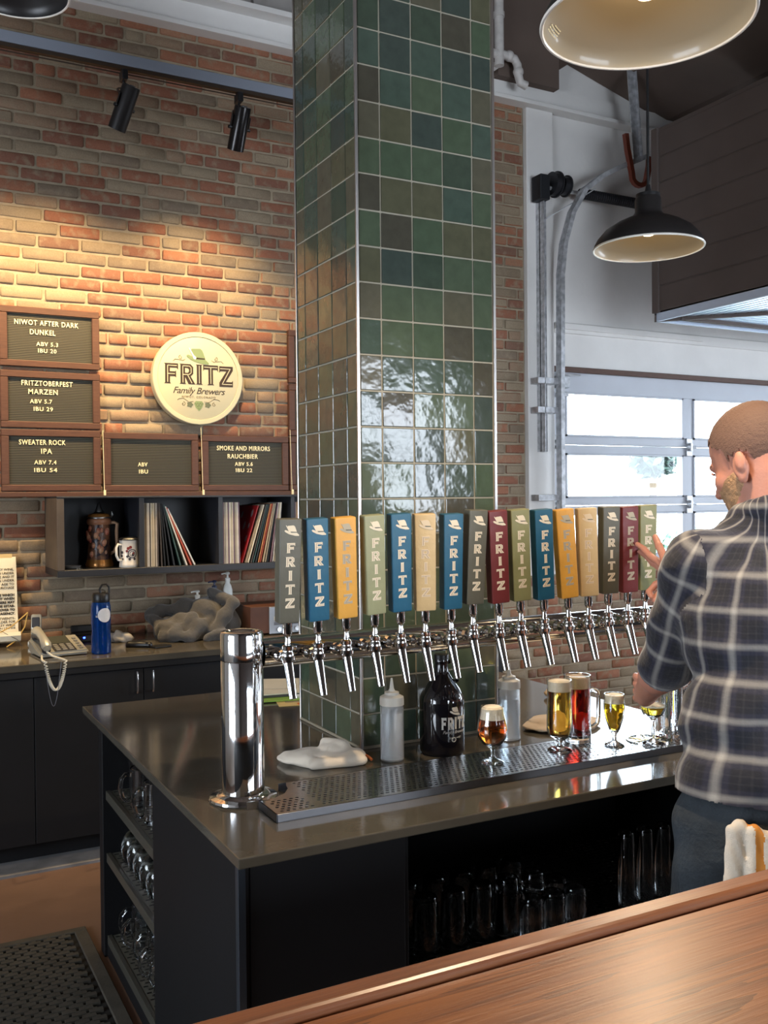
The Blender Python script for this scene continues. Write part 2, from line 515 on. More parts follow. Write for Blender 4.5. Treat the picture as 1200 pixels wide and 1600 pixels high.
def sdf_surface(prims, vox, k=.02, noise=None, pad=.03):
    """prims: ('c', p0, p1, r0, r1[, k]) tapered capsule, ('e', centre, radii, 3x3 rot or None[, k]) ellipsoid"""
    lo = np.full(3, 1e9); hi = -lo
    bbs = []
    for p in prims:
        if p[0] == 'c':
            a, b = np.array(p[1]), np.array(p[2]); r = max(p[3], p[4])
            l, h = np.minimum(a, b) - r, np.maximum(a, b) + r
        else:
            c = np.array(p[1]); r = max(p[2]); l, h = c - r, c + r
        bbs.append((l, h)); lo = np.minimum(lo, l); hi = np.maximum(hi, h)
    lo -= pad; hi += pad
    n = np.ceil((hi - lo) / vox).astype(int) + 1
    F = np.full(n, .05, dtype=np.float32)
    for p, (l, h) in zip(prims, bbs):
        i0 = np.maximum(((l - .045 - lo) / vox).astype(int), 0); i1 = np.minimum(((h + .045 - lo) / vox).astype(int) + 2, n)
        ax = [lo[d] + np.arange(i0[d], i1[d]) * vox for d in range(3)]
        X, Y, Z = np.meshgrid(*ax, indexing='ij')
        if p[0] == 'c':
            a, b = np.array(p[1]), np.array(p[2]); d = b - a; L = float(d @ d) + 1e-12
            t = np.clip(((X - a[0]) * d[0] + (Y - a[1]) * d[1] + (Z - a[2]) * d[2]) / L, 0, 1)
            D = np.sqrt((X - a[0] - t * d[0]) ** 2 + (Y - a[1] - t * d[1]) ** 2 + (Z - a[2] - t * d[2]) ** 2) - (p[3] + (p[4] - p[3]) * t)
            kk = p[5] if len(p) > 5 else k
        else:
            c = np.array(p[1]); r = np.array(p[2]); P = np.stack([X - c[0], Y - c[1], Z - c[2]], -1)
            if p[3] is not None: P = P @ np.array(p[3])
            q = np.sqrt(((P / r) ** 2).sum(-1)); q2 = np.sqrt(((P / r ** 2) ** 2).sum(-1)) + 1e-9
            D = q * (q - 1) / q2
            kk = p[4] if len(p) > 4 else k
        S = tuple(slice(i0[d], i1[d]) for d in range(3))
        F[S] = smin(F[S], np.minimum(D, .05).astype(np.float32), kk) if kk > 1e-4 else np.minimum(F[S], D)
    if noise is not None:
        ax = [lo[d] + np.arange(n[d]) * vox for d in range(3)]
        X, Y, Z = np.meshgrid(*ax, indexing='ij')
        F = F + noise(X, Y, Z).astype(np.float32)
    F[0], F[-1], F[:, 0], F[:, -1], F[:, :, 0], F[:, :, -1] = (.05,) * 6
    ins = F < 0
    # surface nets
    c = ins[:-1, :-1, :-1].astype(np.int8)
    tot = np.zeros(np.array(n) - 1, np.int8)
    for dx in (0, 1):
        for dy in (0, 1):
            for dz in (0, 1):
                tot += ins[dx:n[0] - 1 + dx, dy:n[1] - 1 + dy, dz:n[2] - 1 + dz]
    act = (tot > 0) & (tot < 8)
    idx = np.full(act.shape, -1, np.int64)
    cells = np.argwhere(act)
    idx[act] = np.arange(len(cells))
    acc = np.zeros((len(cells), 3)); cnt = np.zeros(len(cells))
    corners = [(0, 0, 0), (1, 0, 0), (0, 1, 0), (1, 1, 0), (0, 0, 1), (1, 0, 1), (0, 1, 1), (1, 1, 1)]
    for a in range(8):
        for b in range(a + 1, 8):
            ca, cb = np.array(corners[a]), np.array(corners[b])
            if np.abs(ca - cb).sum() != 1: continue
            fa = F[tuple((cells + ca).T)]; fb = F[tuple((cells + cb).T)]
            mk = (fa < 0) != (fb < 0)
            t = np.where(mk, fa / np.where(mk, fa - fb, 1), 0)
            pt = ca + (cb - ca) * t[:, None]
            acc += pt * mk[:, None]; cnt += mk
    V = lo + (cells + acc / cnt[:, None]) * vox
    faces = []
    for d in range(3):
        e = [0, 0, 0]; e[d] = 1
        A = ins[tuple(slice(0, n[k_] - e[k_]) for k_ in range(3))]
        Bb = ins[tuple(slice(e[k_], n[k_]) for k_ in range(3))]
        ed = np.argwhere(A != Bb)
        u, v = [(1, 2), (2, 0), (0, 1)][d]
        ed = ed[(ed[:, u] > 0) & (ed[:, v] > 0) & (ed[:, u] < n[u] - 1) & (ed[:, v] < n[v] - 1)]
        q = []
        for du, dv in ((0, 0), (1, 0), (1, 1), (0, 1)):
            g = ed.copy(); g[:, u] -= du; g[:, v] -= dv
            q.append(idx[tuple(g.T)])
        q = np.stack(q, 1)
        flip = A[tuple(ed.T)]
        q[flip] = q[flip][:, ::-1]
        faces.append(q)
    Fc = np.concatenate(faces)
    Fc = Fc[:, ::-1]
    return V, Fc

def np_mesh(name, V, Fc, material, smooth=True):
    me = bpy.data.meshes.new(name)
    me.vertices.add(len(V)); me.vertices.foreach_set('co', np.ascontiguousarray(V, dtype=np.float32).ravel())
    me.loops.add(Fc.size); me.loops.foreach_set('vertex_index', Fc.ravel().astype(np.int32))
    me.polygons.add(len(Fc)); me.polygons.foreach_set('loop_start', (np.arange(len(Fc)) * Fc.shape[1]).astype(np.int32))
    me.polygons.foreach_set('use_smooth', np.full(len(Fc), smooth))
    me.update(calc_edges=True); me.validate()
    if material: me.materials.append(material)
    return me
# ================================================================== ROOM SHELL
WY = 5.15                      # inner face of the brick wall
XL, XR, YF, ZC = -3.2, 9.2, -3.2, 4.95
def struct(name, b, m, smooth=False, label=None):
    o = b.build(name, m, None, smooth)
    o['kind'] = 'structure'
    if label: o['label'] = label
    return o
struct('floor', B().box(XL, XR, YF, WY + .25, -.1, 0), M['floor'])
b = B(); b.box(XL, 4.0, YF, WY + .25, ZC, ZC + .1)
b.prism([(4.0, 4.40), (4.133, 4.50), (5.0, 4.27), (XR, 4.27), (XR, ZC + .1), (4.0, ZC + .1)], YF, WY + .001, 'y')
struct('ceiling', b, M['dark_ceiling'])
# brick wall backing (mortar) and the wall parts round the roll-up door
wall = struct('wall_back', B().box(XL, 3.775, WY + .006, WY + .25, 0, ZC), M['mortar'])
ledge = struct('wall_half', B().box(3.775, XR, WY + .006, WY + .25, 0, 1.09), M['mortar'])
struct('trim_1', B().box(3.99, XR, WY - .03, WY + .22, 1.09, 1.13, .004), M['white_paint'])
wr = struct('wall_upper', B().box(3.775, XR, WY + .004, WY + .25, 2.46, ZC), M['white_paint'])
struct('trim_2', B().box(3.775, 3.99, WY - .035, WY + .2, 1.09, 4.14, .004), M['white_paint'])
struct('trim_3', B().box(4.01, XR, WY - .014, WY + .004, 2.70, 2.77, .003).box(4.01, 5.35, WY - .028, WY + .004, 2.725, 2.765, .002), M['white_paint'])
struct('trim_4', B().box(3.99, XR, WY - .03, WY + .004, 2.44, 2.475, .003), M['frame'])
# painted steel beam along the top of the wall
b = B(); b.box(-3.2, XR, WY - .09, WY, 4.14, 4.165, .002); b.box(-3.2, XR, WY - .03, WY, 4.165, 4.30); b.box(-3.2, 3.5, WY - .12, WY, 4.30, 4.33)
struct('trim_5', b, M['white_paint'])
b = B(); b.box(-3.2, 3.5, WY - .02, WY, 4.34, ZC)
for i in range(8):
    x = 1.0 + i * .3
    b.box(x, x + .04, WY - .06, WY - .02, 4.34, ZC - .02)
struct('wall_top_band', b, mat('grey_white_paint', srgb(150, 146, 142), .8, var=.1, vs=4))
# side and front walls with real window openings
struct('wall_left', B().box(XL - .15, XL, YF, 0, 0, ZC).box(XL - .15, XL, 2.5, WY + .25, 0, ZC).box(XL - .15, XL, 0, 2.5, 0, 1.0).box(XL - .15, XL, 0, 2.5, 2.5, ZC), M['white_paint'])
struct('wall_front', B().box(XL, 1.4, YF - .15, YF, 0, ZC).box(5, XR, YF - .15, YF, 0, ZC).box(1.4, 5, YF - .15, YF, 0, 1.1).box(1.4, 5, YF - .15, YF, 2.7, ZC), M['soffit'])
struct('wall_right', B().box(XR, XR + .15, YF, -.2, 0, ZC).box(XR, XR + .15, 3.2, WY + .25, 0, ZC).box(XR, XR + .15, -.2, 3.2, 0, 1).box(XR, XR + .15, -.2, 3.2, 2.5, ZC), M['white_paint'])
def mullions(name, fixed, a0, a1, z0, z1, n, axis):
    b = B(); t = .03
    for i in range(n + 1):
        a = a0 + (a1 - a0) * i / n
        if axis == 'y': b.box(fixed - .05, fixed + .05, a - t, a + t, z0, z1)
        else: b.box(a - t, a + t, fixed - .05, fixed + .05, z0, z1)
    for z in (z0, (z0 + z1) * .5, z1):
        if axis == 'y': b.box(fixed - .05, fixed + .05, a0, a1, z - t, z + t)
        else: b.box(a0, a1, fixed - .05, fixed + .05, z - t, z + t)
    struct(name, b, M['door_alu'])
mullions('window_1', XL - .07, 0, 2.5, 1, 2.5, 3, 'y')
mullions('window_2', YF - .07, 1.4, 5, 1.1, 2.7, 4, 'x')
mullions('window_3', XR + .07, -.2, 3.2, 1, 2.5, 3, 'y')
struct('baseboard_back', B().box(XL, 3.1, 4.36, 4.62, .0, .012), M['greyfloor'])

# ------------------------------------------------------------------ bricks
CZ, CX = .0672, .2125
def brick_mesh(w, seed):
    rnd = random.Random(seed)
    b = B(); h = .055
    t = bmesh.new(); bmesh.ops.create_cube(t, size=1.0)
    for v in t.verts: v.co = Vector((v.co.x * w, v.co.y * .02, v.co.z * h))
    ed = [e for e in t.edges if all(v.co.y < 0 for v in e.verts)] + [e for e in t.edges if abs(e.verts[0].co.y - e.verts[1].co.y) > .01]
    bmesh.ops.bevel(t, geom=ed, offset=.0055, segments=1, affect='EDGES')
    for v in t.verts:
        v.co.x += rnd.uniform(-.002, .002); v.co.z += rnd.uniform(-.0018, .0018)
        if v.co.y < 0: v.co.y += rnd.uniform(-.0015, .0015)
    b.add(t)
    return b.mesh('brick', M['brick'], True, .9)
BR = [brick_mesh(.2, i) for i in range(6)] + [brick_mesh(.094, 10 + i) for i in range(2)]

def project(p):
    q = Vector(p) - CAM
    z = q.dot(_f)
    if z < .1: return None
    return 600 + 1504.3 * q.dot(_r2) / z, 800 - 1504.3 * q.dot(_u2) / z, z

def cover(px, py):
    """what stands in front of the wall in the photograph's view (only decides which bricks are kept single)"""
    if px < -15 or px > 1080 or py < -5: return True
    if 468 < px < 768: return True
    if px < 455 and 775 < py < 890 and px > 100: return True
    if px < 150 and 495 < py < 760: return True
    if px < 440 and 690 < py < 760: return True
    if 262 < px < 355 and 545 < py < 640: return True
    if py > 1095 or (px < 470 and py > 1000): return True
    return False

def lay(parent, x0, x1, z0, z1, limit):
    cells = []
    k = int(z0 / CZ)
    while (k + 1) * CZ < z1:
        z = k * CZ + CZ / 2 + .004
        off = (k % 2) * CX / 2 + (.03 if k % 3 == 0 else 0)
        x = math.floor((x0 - off) / CX) * CX + off
        while x < x1 - .02:
            a, c = max(x, x0), min(x + CX, x1)
            if c - a > .05 and z - CZ / 2 > z0 - .02:
                split = random.random() < .06
                if split and c - a > .2:
                    cells.append((a + CX * .25, z, CX / 2)); cells.append((a + CX * .75, z, CX / 2))
                else: cells.append(((a + c) / 2, z, c - a))
            x += CX
        k += 1
    vis = []
    for c in cells:
        p = project((c[0], WY - .01, c[1]))
        if p and not cover(p[0], p[1]): vis.append((p[2], c))
    vis.sort(key=lambda t: t[0])
    single = set(id(c) for _, c in vis[:limit])
    rest = B()
    for c in cells:
        x, z, w = c
        i = random.randrange(6) if w > .15 else 6 + random.randrange(2)
        sx = (w - .0125) / (.2 if i < 6 else .094)
        y = WY + .0065 + random.uniform(-.002, .0025)
        if id(c) in single:
            o = link('brick', BR[i], parent, (x, y, z), (random.uniform(-.01, .01), random.uniform(-.008, .008), random.uniform(-.01, .01)))
            o.scale = (sx, 1, 1)
        else:
            rest.addmesh(BR[i], Matrix.Translation((x, y, z)) @ Matrix.Diagonal((sx, 1, 1, 1)))
    rest.build('bricks_beyond', M['brick'], parent, True, kind='stuff')
lay(wall, -.4, 3.77, .88, 4.21, 270)
lay(wall, 3.0, 3.77, .08, .88, 28)
lay(ledge, 3.78, XR - .05, .08, 1.09, 90)

# ------------------------------------------------------------------ sectional glazed roll-up door
gd = struct('door_1', B().box(3.99, 4.05, WY + .05, WY + .12, 1.13, 2.46), M['door_alu'], label='white sectional roll-up door with rows of bright glass panes')
rows = [(2.015, 2.311), (1.597, 1.898), (1.19, 1.489)]
cols = [(4.125, 5.20), (5.30, 6.375), (6.475, 7.55)]
DX1 = 7.65
def door_piece(name, x0, x1, z0, z1, m=M['door_alu'], y0=.03, y1=.09, bev=.003):
    return B().box(x0, x1, WY + y0, WY + y1, z0, z1, bev).build(name, m, gd, False)
for z0, z1 in ((2.311, 2.455), (1.96, 2.015), (1.898, 1.955), (1.545, 1.597), (1.489, 1.540), (1.13, 1.19)):
    door_piece('rail', 4.0, DX1, z0, z1)
for (z0, z1) in rows:
    for x0, x1 in ((4.0, 4.125), (5.20, 5.30), (6.375, 6.475), (7.55, DX1)):
        door_piece('stile', x0, x1, z0, z1, y0=.032, y1=.088, bev=0)
    for x0, x1 in cols:
        door_piece('glass_pane', x0 - .005, x1 + .005, z0 - .005, z1 + .005, M['pane'], .058, .062, 0)
        bd = B()
        for q in ((x0, x0 + .014, z0, z1), (x1 - .014, x1, z0, z1), (x0, x1, z0, z0 + .012), (x0, x1, z1 - .012, z1)):
            bd.box(q[0], q[1], WY + .022, WY + .035, q[2], q[3])
        bd.build('glazing_bead', M['door_alu'], gd, False)
def hinge(x, z):
    b = B(); y = WY + .02
    b.box(x - .03, x + .03, y - .008, y + .012, z - .065, z - .02, .003); b.box(x - .03, x + .03, y - .008, y + .012, z + .02, z + .065, .003)
    b.cyl((x - .035, y - .018, z), (x + .045, y - .018, z), .012, n=10); b.box(x - .012, x + .012, y - .03, y, z - .03, z + .03, .003)
    b.build('hinge', M['galv'], gd)
for x in (4.035, 5.25, 6.42):
    for z in (1.957, 1.542): hinge(x, z)
b = B(); b.box(4.01, 4.11, WY - .05, WY + .02, 2.33, 2.41, .006); b.cyl((4.0, WY - .04, 2.42), (4.2, WY - .04, 2.42), .006, n=8); b.box(4.02, 4.09, WY - .06, WY, 2.27, 2.30, .003)
b.build('top_roller_bracket', M['galv'], gd)
struct('trim_6', B().box(DX1, 7.75, WY - .035, WY + .2, 1.09, 2.5).box(7.75, XR, WY, WY + .2, 1.09, 2.5), M['white_paint'])

# ---- door track and lift hardware
tr = empty('door_track', (3.88, 5.05, 1.1), 'curved galvanised steel track with lift hardware beside the roll-up door', 'door track')
O = (3.88, 5.05, 1.1)
b = B(O); b.box(3.845, 3.895, 5.07, 5.12, 1.9, 3.60, .002)
b.box(3.845, 3.85, 5.03, 5.08, 1.9, 3.6)
b.build('upright', M['galv'], tr, False)
b = B(O)
path = [(3.955, 5.03, 1.12), (3.955, 5.03, 2.2), (3.955, 5.02, 3.05), (3.965, 5.0, 3.25), (4.01, 4.97, 3.45), (4.09, 4.94, 3.60), (4.22, 4.92, 3.70), (4.37, 4.9, 3.78), (4.55, 4.88, 3.86)]
b.ribbon(path, .055, .004, (0, 1, 0))
b.ribbon([(x + .014, y - .026, z) for x, y, z in path], .004, .03, (0, 1, 0))
b.ribbon([(x + .014, y + .026, z) for x, y, z in path], .004, .03, (0, 1, 0))
b.build('curved_rail', M['galv'], tr, False)
b = B(O)
b.ribbon([(3.86, 5.06, 3.40), (4.05, 5.0, 3.52), (4.20, 4.95, 3.62)], .03, .004, (0, 1, 0))
b.build('brace', M['galv'], tr, False)
b = B(O)
b.ribbon([(4.50, 4.88, 3.84), (4.44, 4.88, 4.50)], .005, .06, (0, 1, 0)); b.ribbon([(4.53, 4.88, 3.84), (4.47, 4.88, 4.50)], .05, .004, (0, 1, 0))
b.build('hanger_strap', M['galv'], tr, False)
b = B(O)
for z in (2.17, 2.36, 1.6):
    b.box(3.79, 3.96, 5.03, 5.115, z - .02, z + .02, .002)
b.build('track_bracket', M['galv'], tr, False)
b = B(O); b.box(3.80, 3.875, 5.0, 5.1, 3.52, 3.68, .004)
b.build('bearing_plate', mat('dark_steel', srgb(60, 62, 66), .5, .8), tr, False)
b = B(O)
for x, r in ((3.93, .075), (4.01, .06)):
    b.cyl((x - .02, 5.04, 3.64), (x + .02, 5.04, 3.64), r, n=24); b.cyl((x + .02, 5.04, 3.64), (x + .03, 5.04, 3.64), r + .01, n=24)
b.build('cable_drum', mat('drum_metal', srgb(58, 58, 62), .45, .7), tr)
b = B(O); b.cyl((3.85, 5.04, 3.61), (7.9, 5.04, 3.61), .013, n=12)
b.build('shaft', M['galv'], tr)
b = B(O); b.cyl((4.15, 5.04, 3.61), (6.6, 5.04, 3.61), .032, n=16)
for i in range(60): b.lathe([(.031, -.006), (.036, 0), (.031, .006)], 12, (4.17 + i * .018, 5.04, 3.61), M=Matrix.Rotation(PI / 2, 4, 'Y'))
b.build('torsion_spring', mat('spring_black', srgb(44, 44, 48), .5, .5), tr)
b = B(); cx, cy, cz = 4.50, 4.86, 3.70
pth = [(4.385, cy, 3.98), (4.40, cy, 3.88), (4.42, cy, 3.80), (4.435, cy, 3.74)]
pth += [(4.50 - .065 * math.cos(a), cy, 3.72 - .06 * math.sin(a)) for a in (.5, .9, 1.3, 1.7, 2.1, 2.5, 2.9)] + [(4.585, cy, 3.80), (4.59, cy, 3.86)]
b.ribbon([(x, y, z) for x, y, z in pth], .03, .03, (0, 1, 0)); b.bm.verts.ensure_lookup_table()
b.build('bumper_strap', mat('rust_red_strap', srgb(110, 52, 36), .5), None, True, label='rusty red curved strap hooked beside the track end', cat='strap')

# bulkhead above the beam, drain pipe, dropped soffit
struct('trim_7', B().box(3.52, 4.0, 5.06, WY - .02, 4.275, ZC), M['dark_ceiling'])
b = B(); b.cyl((3.485, 5.0, 4.30), (3.485, 5.0, ZC), .03, n=16)
b.tube([(3.30, 5.0, 4.36), (3.52, 5.0, 4.375), (3.60, 5.0, 4.365), (3.625, 5.0, 4.33), (3.63, 5.0, 4.27), (3.645, 5.0, 4.225), (3.69, 5.0, 4.215)], .027, 14)
for x, z in ((3.56, 4.375), (3.63, 4.29)): b.sphere((x, 5.0, z), .034, 12, 8)
b.cyl((3.485, 5.0, 4.60), (3.485, 5.0, 4.63), .036, n=16)
b.build('drain_pipe', mat('pipe_white', srgb(196, 192, 188), .5, var=.1, vs=20), None, True, label='white drain pipe with two elbows running behind tiled column', cat='pipe')
SX, SY, SZ = 4.285, 4.5, 2.682
sf = struct('trim_8', B().box(SX, XR, .6, SY, SZ + .05, 3.86), M['soffit'], label='dark boxed soffit hanging right of the far pendant lamp')
nb = 7
for i in range(nb):
    z0 = SZ + .06 + i * (1.1 / nb)
    B().box(SX - .006, SX, .6, SY - .05, z0, z0 + 1.1 / nb - .008, .002).build('board', M['soffit'], sf, False)
B().box(SX - .02, SX, SY - .05, SY, SZ + .05, 3.86).build('corner_board', M['soffit'], sf, False)
b = B()
w = .05
for i in range(26):
    o0 = .03 + i * w
    if 5 < i < 6: continue
    y_out, x_out = SY - o0, SX + o0
    b.box(x_out, XR, y_out - w * .7, y_out, SZ + .02, SZ + .05)       # parallel to X (far side)
    b.box(x_out, x_out + w * .7, .6, y_out, SZ + .02, SZ + .05)       # parallel to Y (near side)
b.build('slat_field', M['blue_slat'], sf, False, kind='stuff')
b = B(); b.box(SX, XR, SY - .02, SY, SZ, SZ + .06, .002); b.box(SX, SX + .02, .6, SY, SZ, SZ + .06, .002)
b.build('edge_strip', mat('pale_edge', srgb(206, 220, 240), .4), sf, False)
b = B(); b.box(0, 3.2, -.012, .012, SZ - .0, SZ + .04, M=Matrix.Translation((SX, SY, 0)) @ Matrix.Rotation(-PI / 4, 4, 'Z'))
b.box(SX + .1, XR, SY - .13, SY - .10, SZ, SZ + .04)
b.build('dark_rib', M['soffit'], sf, False)

# ------------------------------------------------------------------ outside
struct('floor_outside', B().box(-8, 30, WY + .3, 40, -.25, -.15), mat('pale_paving', srgb(190, 188, 184), .8, var=.05, vs=2))
def bush(name, c, r, label, cat, seed, leafcol):
    rnd = random.Random(seed)
    root = empty(name, (c[0], c[1], -.15), label, cat)
    b = B((c[0], c[1], -.15))
    b.cyl((c[0], c[1], -.15), (c[0], c[1], c[2]), .08, .05, 8)
    b.build('trunk', mat('bark', srgb(90, 76, 62), .9), root)
    b = B((c[0], c[1], -.15))
    for i in range(900):
        d = Vector((rnd.gauss(0, 1), rnd.gauss(0, 1), rnd.gauss(0, 1))).normalized() * r * rnd.uniform(.5, 1.0)
        p = Vector(c) + Vector((d.x * 1.2, d.y, d.z * .8))
        s = rnd.uniform(.06, .12)
        u = Vector((rnd.uniform(-1, 1), rnd.uniform(-1, 1), rnd.uniform(-1, 1))).normalized(); v = u.orthogonal().normalized()
        b.bm.faces.new([b.bm.verts.new(p + u * s), b.bm.verts.new(p + v * s * .5), b.bm.verts.new(p - u * s), b.bm.verts.new(p - v * s * .5)])
    b.build('foliage', mat(name + '_leaf', leafcol, .7, var=.2, vs=3), root, False, kind='stuff')
bush('tree', (10.0, 10.55, 2.12), .30, 'small dark tree crown seen through the middle row of door panes', 'tree', 3, srgb(40, 60, 50))
bush('shrub', (6.3, 7.0, .62), .8, 'green shrub outside behind the lowest door panes', 'shrub', 5, srgb(80, 120, 92))
bush('shrub', (8.3, 7.9, .62), .9, 'wider green shrub outside, further right behind the lowest door panes', 'shrub', 8, srgb(84, 126, 96))
# ================================================================== TILED COLUMN
CX0, CX1, CY0, CY1, CZ0 = 1.261, 1.744, 2.541, 3.0, .861
CO = (1.5, 2.77, CZ0)
colm = empty('tiled_column', CO, 'square column clad in glossy dark green tiles rising from the dark counter', 'column')
B(CO).box(CX0 + .0025, CX1 - .0025, CY0 + .0025, CY1 - .0025, CZ0, ZC - .001).build('core', M['grout'], colm, False)
def tile_mesh(w, h, seed):
    rnd = random.Random(seed)
    b = B(); b.box(-w / 2, w / 2, -.005, .005, -h / 2, h / 2, .0016)
    bm = b.bm
    for v in bm.verts: v.co.y += rnd.uniform(-.0003, .0003)
    return b.mesh('tile', M['tile'], True, .3)
TH = .1033
TM = {}
def tmesh(w, h, i):
    k = (round(w, 4), round(h, 4), i)
    if k not in TM: TM[k] = tile_mesh(w, h, i)
    return TM[k]
zr = [.861, .9632] + [1.0696 + .1065 * i for i in range(37)]
xj = [1.2665, 1.3404, 1.4485, 1.557, 1.665, 1.7385]
yj = [2.5465, 2.614, 2.717, 2.824, 2.927, 2.9945]
rest = B(CO)
rnd = random.Random(4)
for zi in range(len(zr) - 1):
    z0, z1 = zr[zi], zr[zi + 1]
    if z1 > ZC: break
    h = z1 - z0 - .0050; zc = (z0 + z1) / 2
    for face in range(4):
        js = xj if face in (0, 2) else yj
        for a0, a1 in zip(js[:-1], js[1:]):
            w = a1 - a0 - .0050; ac = (a0 + a1) / 2
            me = tmesh(w, h, rnd.randrange(3))
            tilt = (rnd.uniform(-.012, .012), 0, rnd.uniform(-.012, .012))
            if face == 0: loc, rz = (ac, CY0 + .004, zc), 0
            elif face == 1: loc, rz = (CX0 + .004, ac, zc), -PI / 2
            elif face == 2: loc, rz = (ac, CY1 - .004, zc), PI
            else: loc, rz = (CX1 - .004, ac, zc), PI / 2
            if face < 2 and z0 < 3.3:
                o = link('tile', me, colm, Vector(loc) - Vector(CO), (tilt[0], 0, rz + tilt[2]))
            else:
                rest.addmesh(me, Matrix.Translation(loc) @ Matrix.Rotation(rz + tilt[2], 4, 'Z') @ Matrix.Rotation(tilt[0], 4, 'X'))
rest.build('tiles_beyond', M['tile'], colm, True, kind='stuff')
for x, y in ((CX0, CY0), (CX1, CY0), (CX0, CY1), (CX1, CY1)):
    B(CO).box(x - .0045, x + .0045, y - .0045, y + .0045, CZ0, ZC - .002, .0015).build('corner_trim', M['trim'], colm)
b = B(CO); t = .004
b.box(CX0 - t, CX1 + t, CY0 - t, CY0 + .006, CZ0, CZ0 + .008).box(CX0 - t, CX0 + .006, CY0, CY1, CZ0, CZ0 + .008)
b.build('base_bead', mat('sealant', srgb(150, 140, 120), .6), colm, False)

# ================================================================== LETTER BOARDS
def felt_material():
    m, nt, p = nodes('ribbed_felt')
    wp = N(nt, 'ShaderNodeNewGeometry'); sp = N(nt, 'ShaderNodeSeparateXYZ'); nt.links.new(wp.outputs['Position'], sp.inputs[0])
    mu = N(nt, 'ShaderNodeMath', operation='MULTIPLY'); mu.inputs[1].default_value = 1 / .0085
    nt.links.new(sp.outputs[2], mu.inputs[0])
    fr = N(nt, 'ShaderNodeMath', operation='FRACT'); nt.links.new(mu.outputs[0], fr.inputs[0])
    c = ramp(nt, fr.outputs[0], [(0, srgb(34, 33, 28)), (.4, srgb(40, 39, 33)), (.5, srgb(96, 92, 78)), (.9, srgb(104, 100, 86)), (1, srgb(34, 33, 28))])
    nt.links.new(c, p.inputs['Base Color']); p.inputs['Roughness'].default_value = .85
    bp = N(nt, 'ShaderNodeBump'); bp.inputs['Distance'].default_value = .002; nt.links.new(fr.outputs[0], bp.inputs['Height']); nt.links.new(bp.outputs[0], p.inputs['Normal'])
    return m
M['felt'] = felt_material()
FY = WY - .035
def letter_board(x0, x1, z0, z1, label, lines):
    o = (x0, WY, z0)
    r = empty('letter_board', o, label, 'sign', 'menu boards on the brick wall')
    f = .037
    B(o).box(x0 + f - .004, x1 - f + .004, FY + .014, WY - .002, z0 + .028, z1 - .03).build('felt_panel', M['felt'], r, False)
    for nm, q in (('frame_rail', (x0, x1, z1 - .034, z1)), ('frame_rail', (x0, x1, z0, z0 + .032)), ('frame_stile', (x0, x0 + f, z0 + .032, z1 - .034)), ('frame_stile', (x1 - f, x1, z0 + .032, z1 - .034))):
        b = B(o); b.box(q[0], q[1], FY, WY - .002, q[2], q[3], .003)
        b.build(nm, M['frame'], r, False)
    for s, cx, cz, w, h in lines:
        me = text_mesh(s, 1.0, .02, bold=.012, spacing=1.14)
        xs = [v.co.x for v in me.vertices]; ys = [v.co.y for v in me.vertices]
        W, H = max(xs) - min(xs), max(ys) - min(ys)
        b = B(o)
        b.addmesh(me, Matrix.Translation((cx, FY + .012, cz)) @ Matrix.Rotation(PI / 2, 4, 'X') @ Matrix.Diagonal((w / W, h / H, .12, 1)) @ Matrix.Translation((-(max(xs) + min(xs)) / 2, -(max(ys) + min(ys)) / 2, 0)))
        b.build('lettering', M['cream'], r, False)
    return r
LB = [
 (.556, 1.041, 2.283, 2.583, 'brown framed letter board reading NIWOT AFTER DARK DUNKEL, topmost of the left stack',
  [("NIWOT AFTER DARK", .7830, 2.5073, .3109, .026), ("DUNKEL", .7626, 2.4607, .1234, .026), ("ABV 5.3", .7833, 2.4020, .1054, .021), ("IBU 20", .7834, 2.3684, .0892, .021)]),
 (.556, 1.041, 1.976, 2.262, 'brown framed letter board reading MARZEN, middle of the left stack',
  [("FRITZTOBERFEST", .7812, 2.2031, .2479, .026), ("MARZEN", .7605, 2.1601, .1420, .026), ("ABV 5.7", .7498, 2.1112, .1072, .021), ("IBU 29", .7603, 2.0728, .0926, .021)]),
 (.556, 1.041, 1.658, 1.968, 'brown framed letter board reading SWEATER ROCK IPA, lowest of the left stack',
  [("SWEATER ROCK", .7541, 1.9045, .2258, .026), ("IPA", .7733, 1.8595, .0533, .026), ("ABV 7.4", .7666, 1.8030, .1077, .021), ("IBU 54", .7679, 1.7641, .1114, .021)]),
 (1.056, 1.562, 1.655, 1.963, 'brown framed letter board with only ABV and IBU, no beer name',
  [("ABV", 1.2600, 1.7968, .0502, .021), ("IBU", 1.2636, 1.7588, .0475, .021)]),
 (1.583, 2.090, 1.655, 1.960, 'brown framed letter board reading SMOKE AND MIRRORS RAUCHBIER, over the records',
  [("SMOKE AND MIRRORS", 1.8253, 1.8916, .3106, .026), ("RAUCHBIER", 1.8196, 1.8466, .1769, .026), ("ABV 5.6", 1.8247, 1.8038, .1051, .021), ("IBU 22", 1.8257, 1.7688, .0961, .021)]),
 (2.098, 2.60, 2.270, 2.572, 'letter board edge at the tiled column, topmost of that stack', []),
 (2.098, 2.60, 1.968, 2.262, 'letter board edge at the tiled column, middle of that stack', []),
 (2.098, 2.60, 1.655, 1.962, 'letter board edge at the tiled column, lowest of that stack', []),
]
for q in LB: letter_board(*q)
tag(B().box(.2, 2.72, WY - .075, WY - .001, 1.628, 1.652, .002).build('sign_ledge', M['frame'], None, False), 'thin brown ledge under the letter boards', 'ledge')
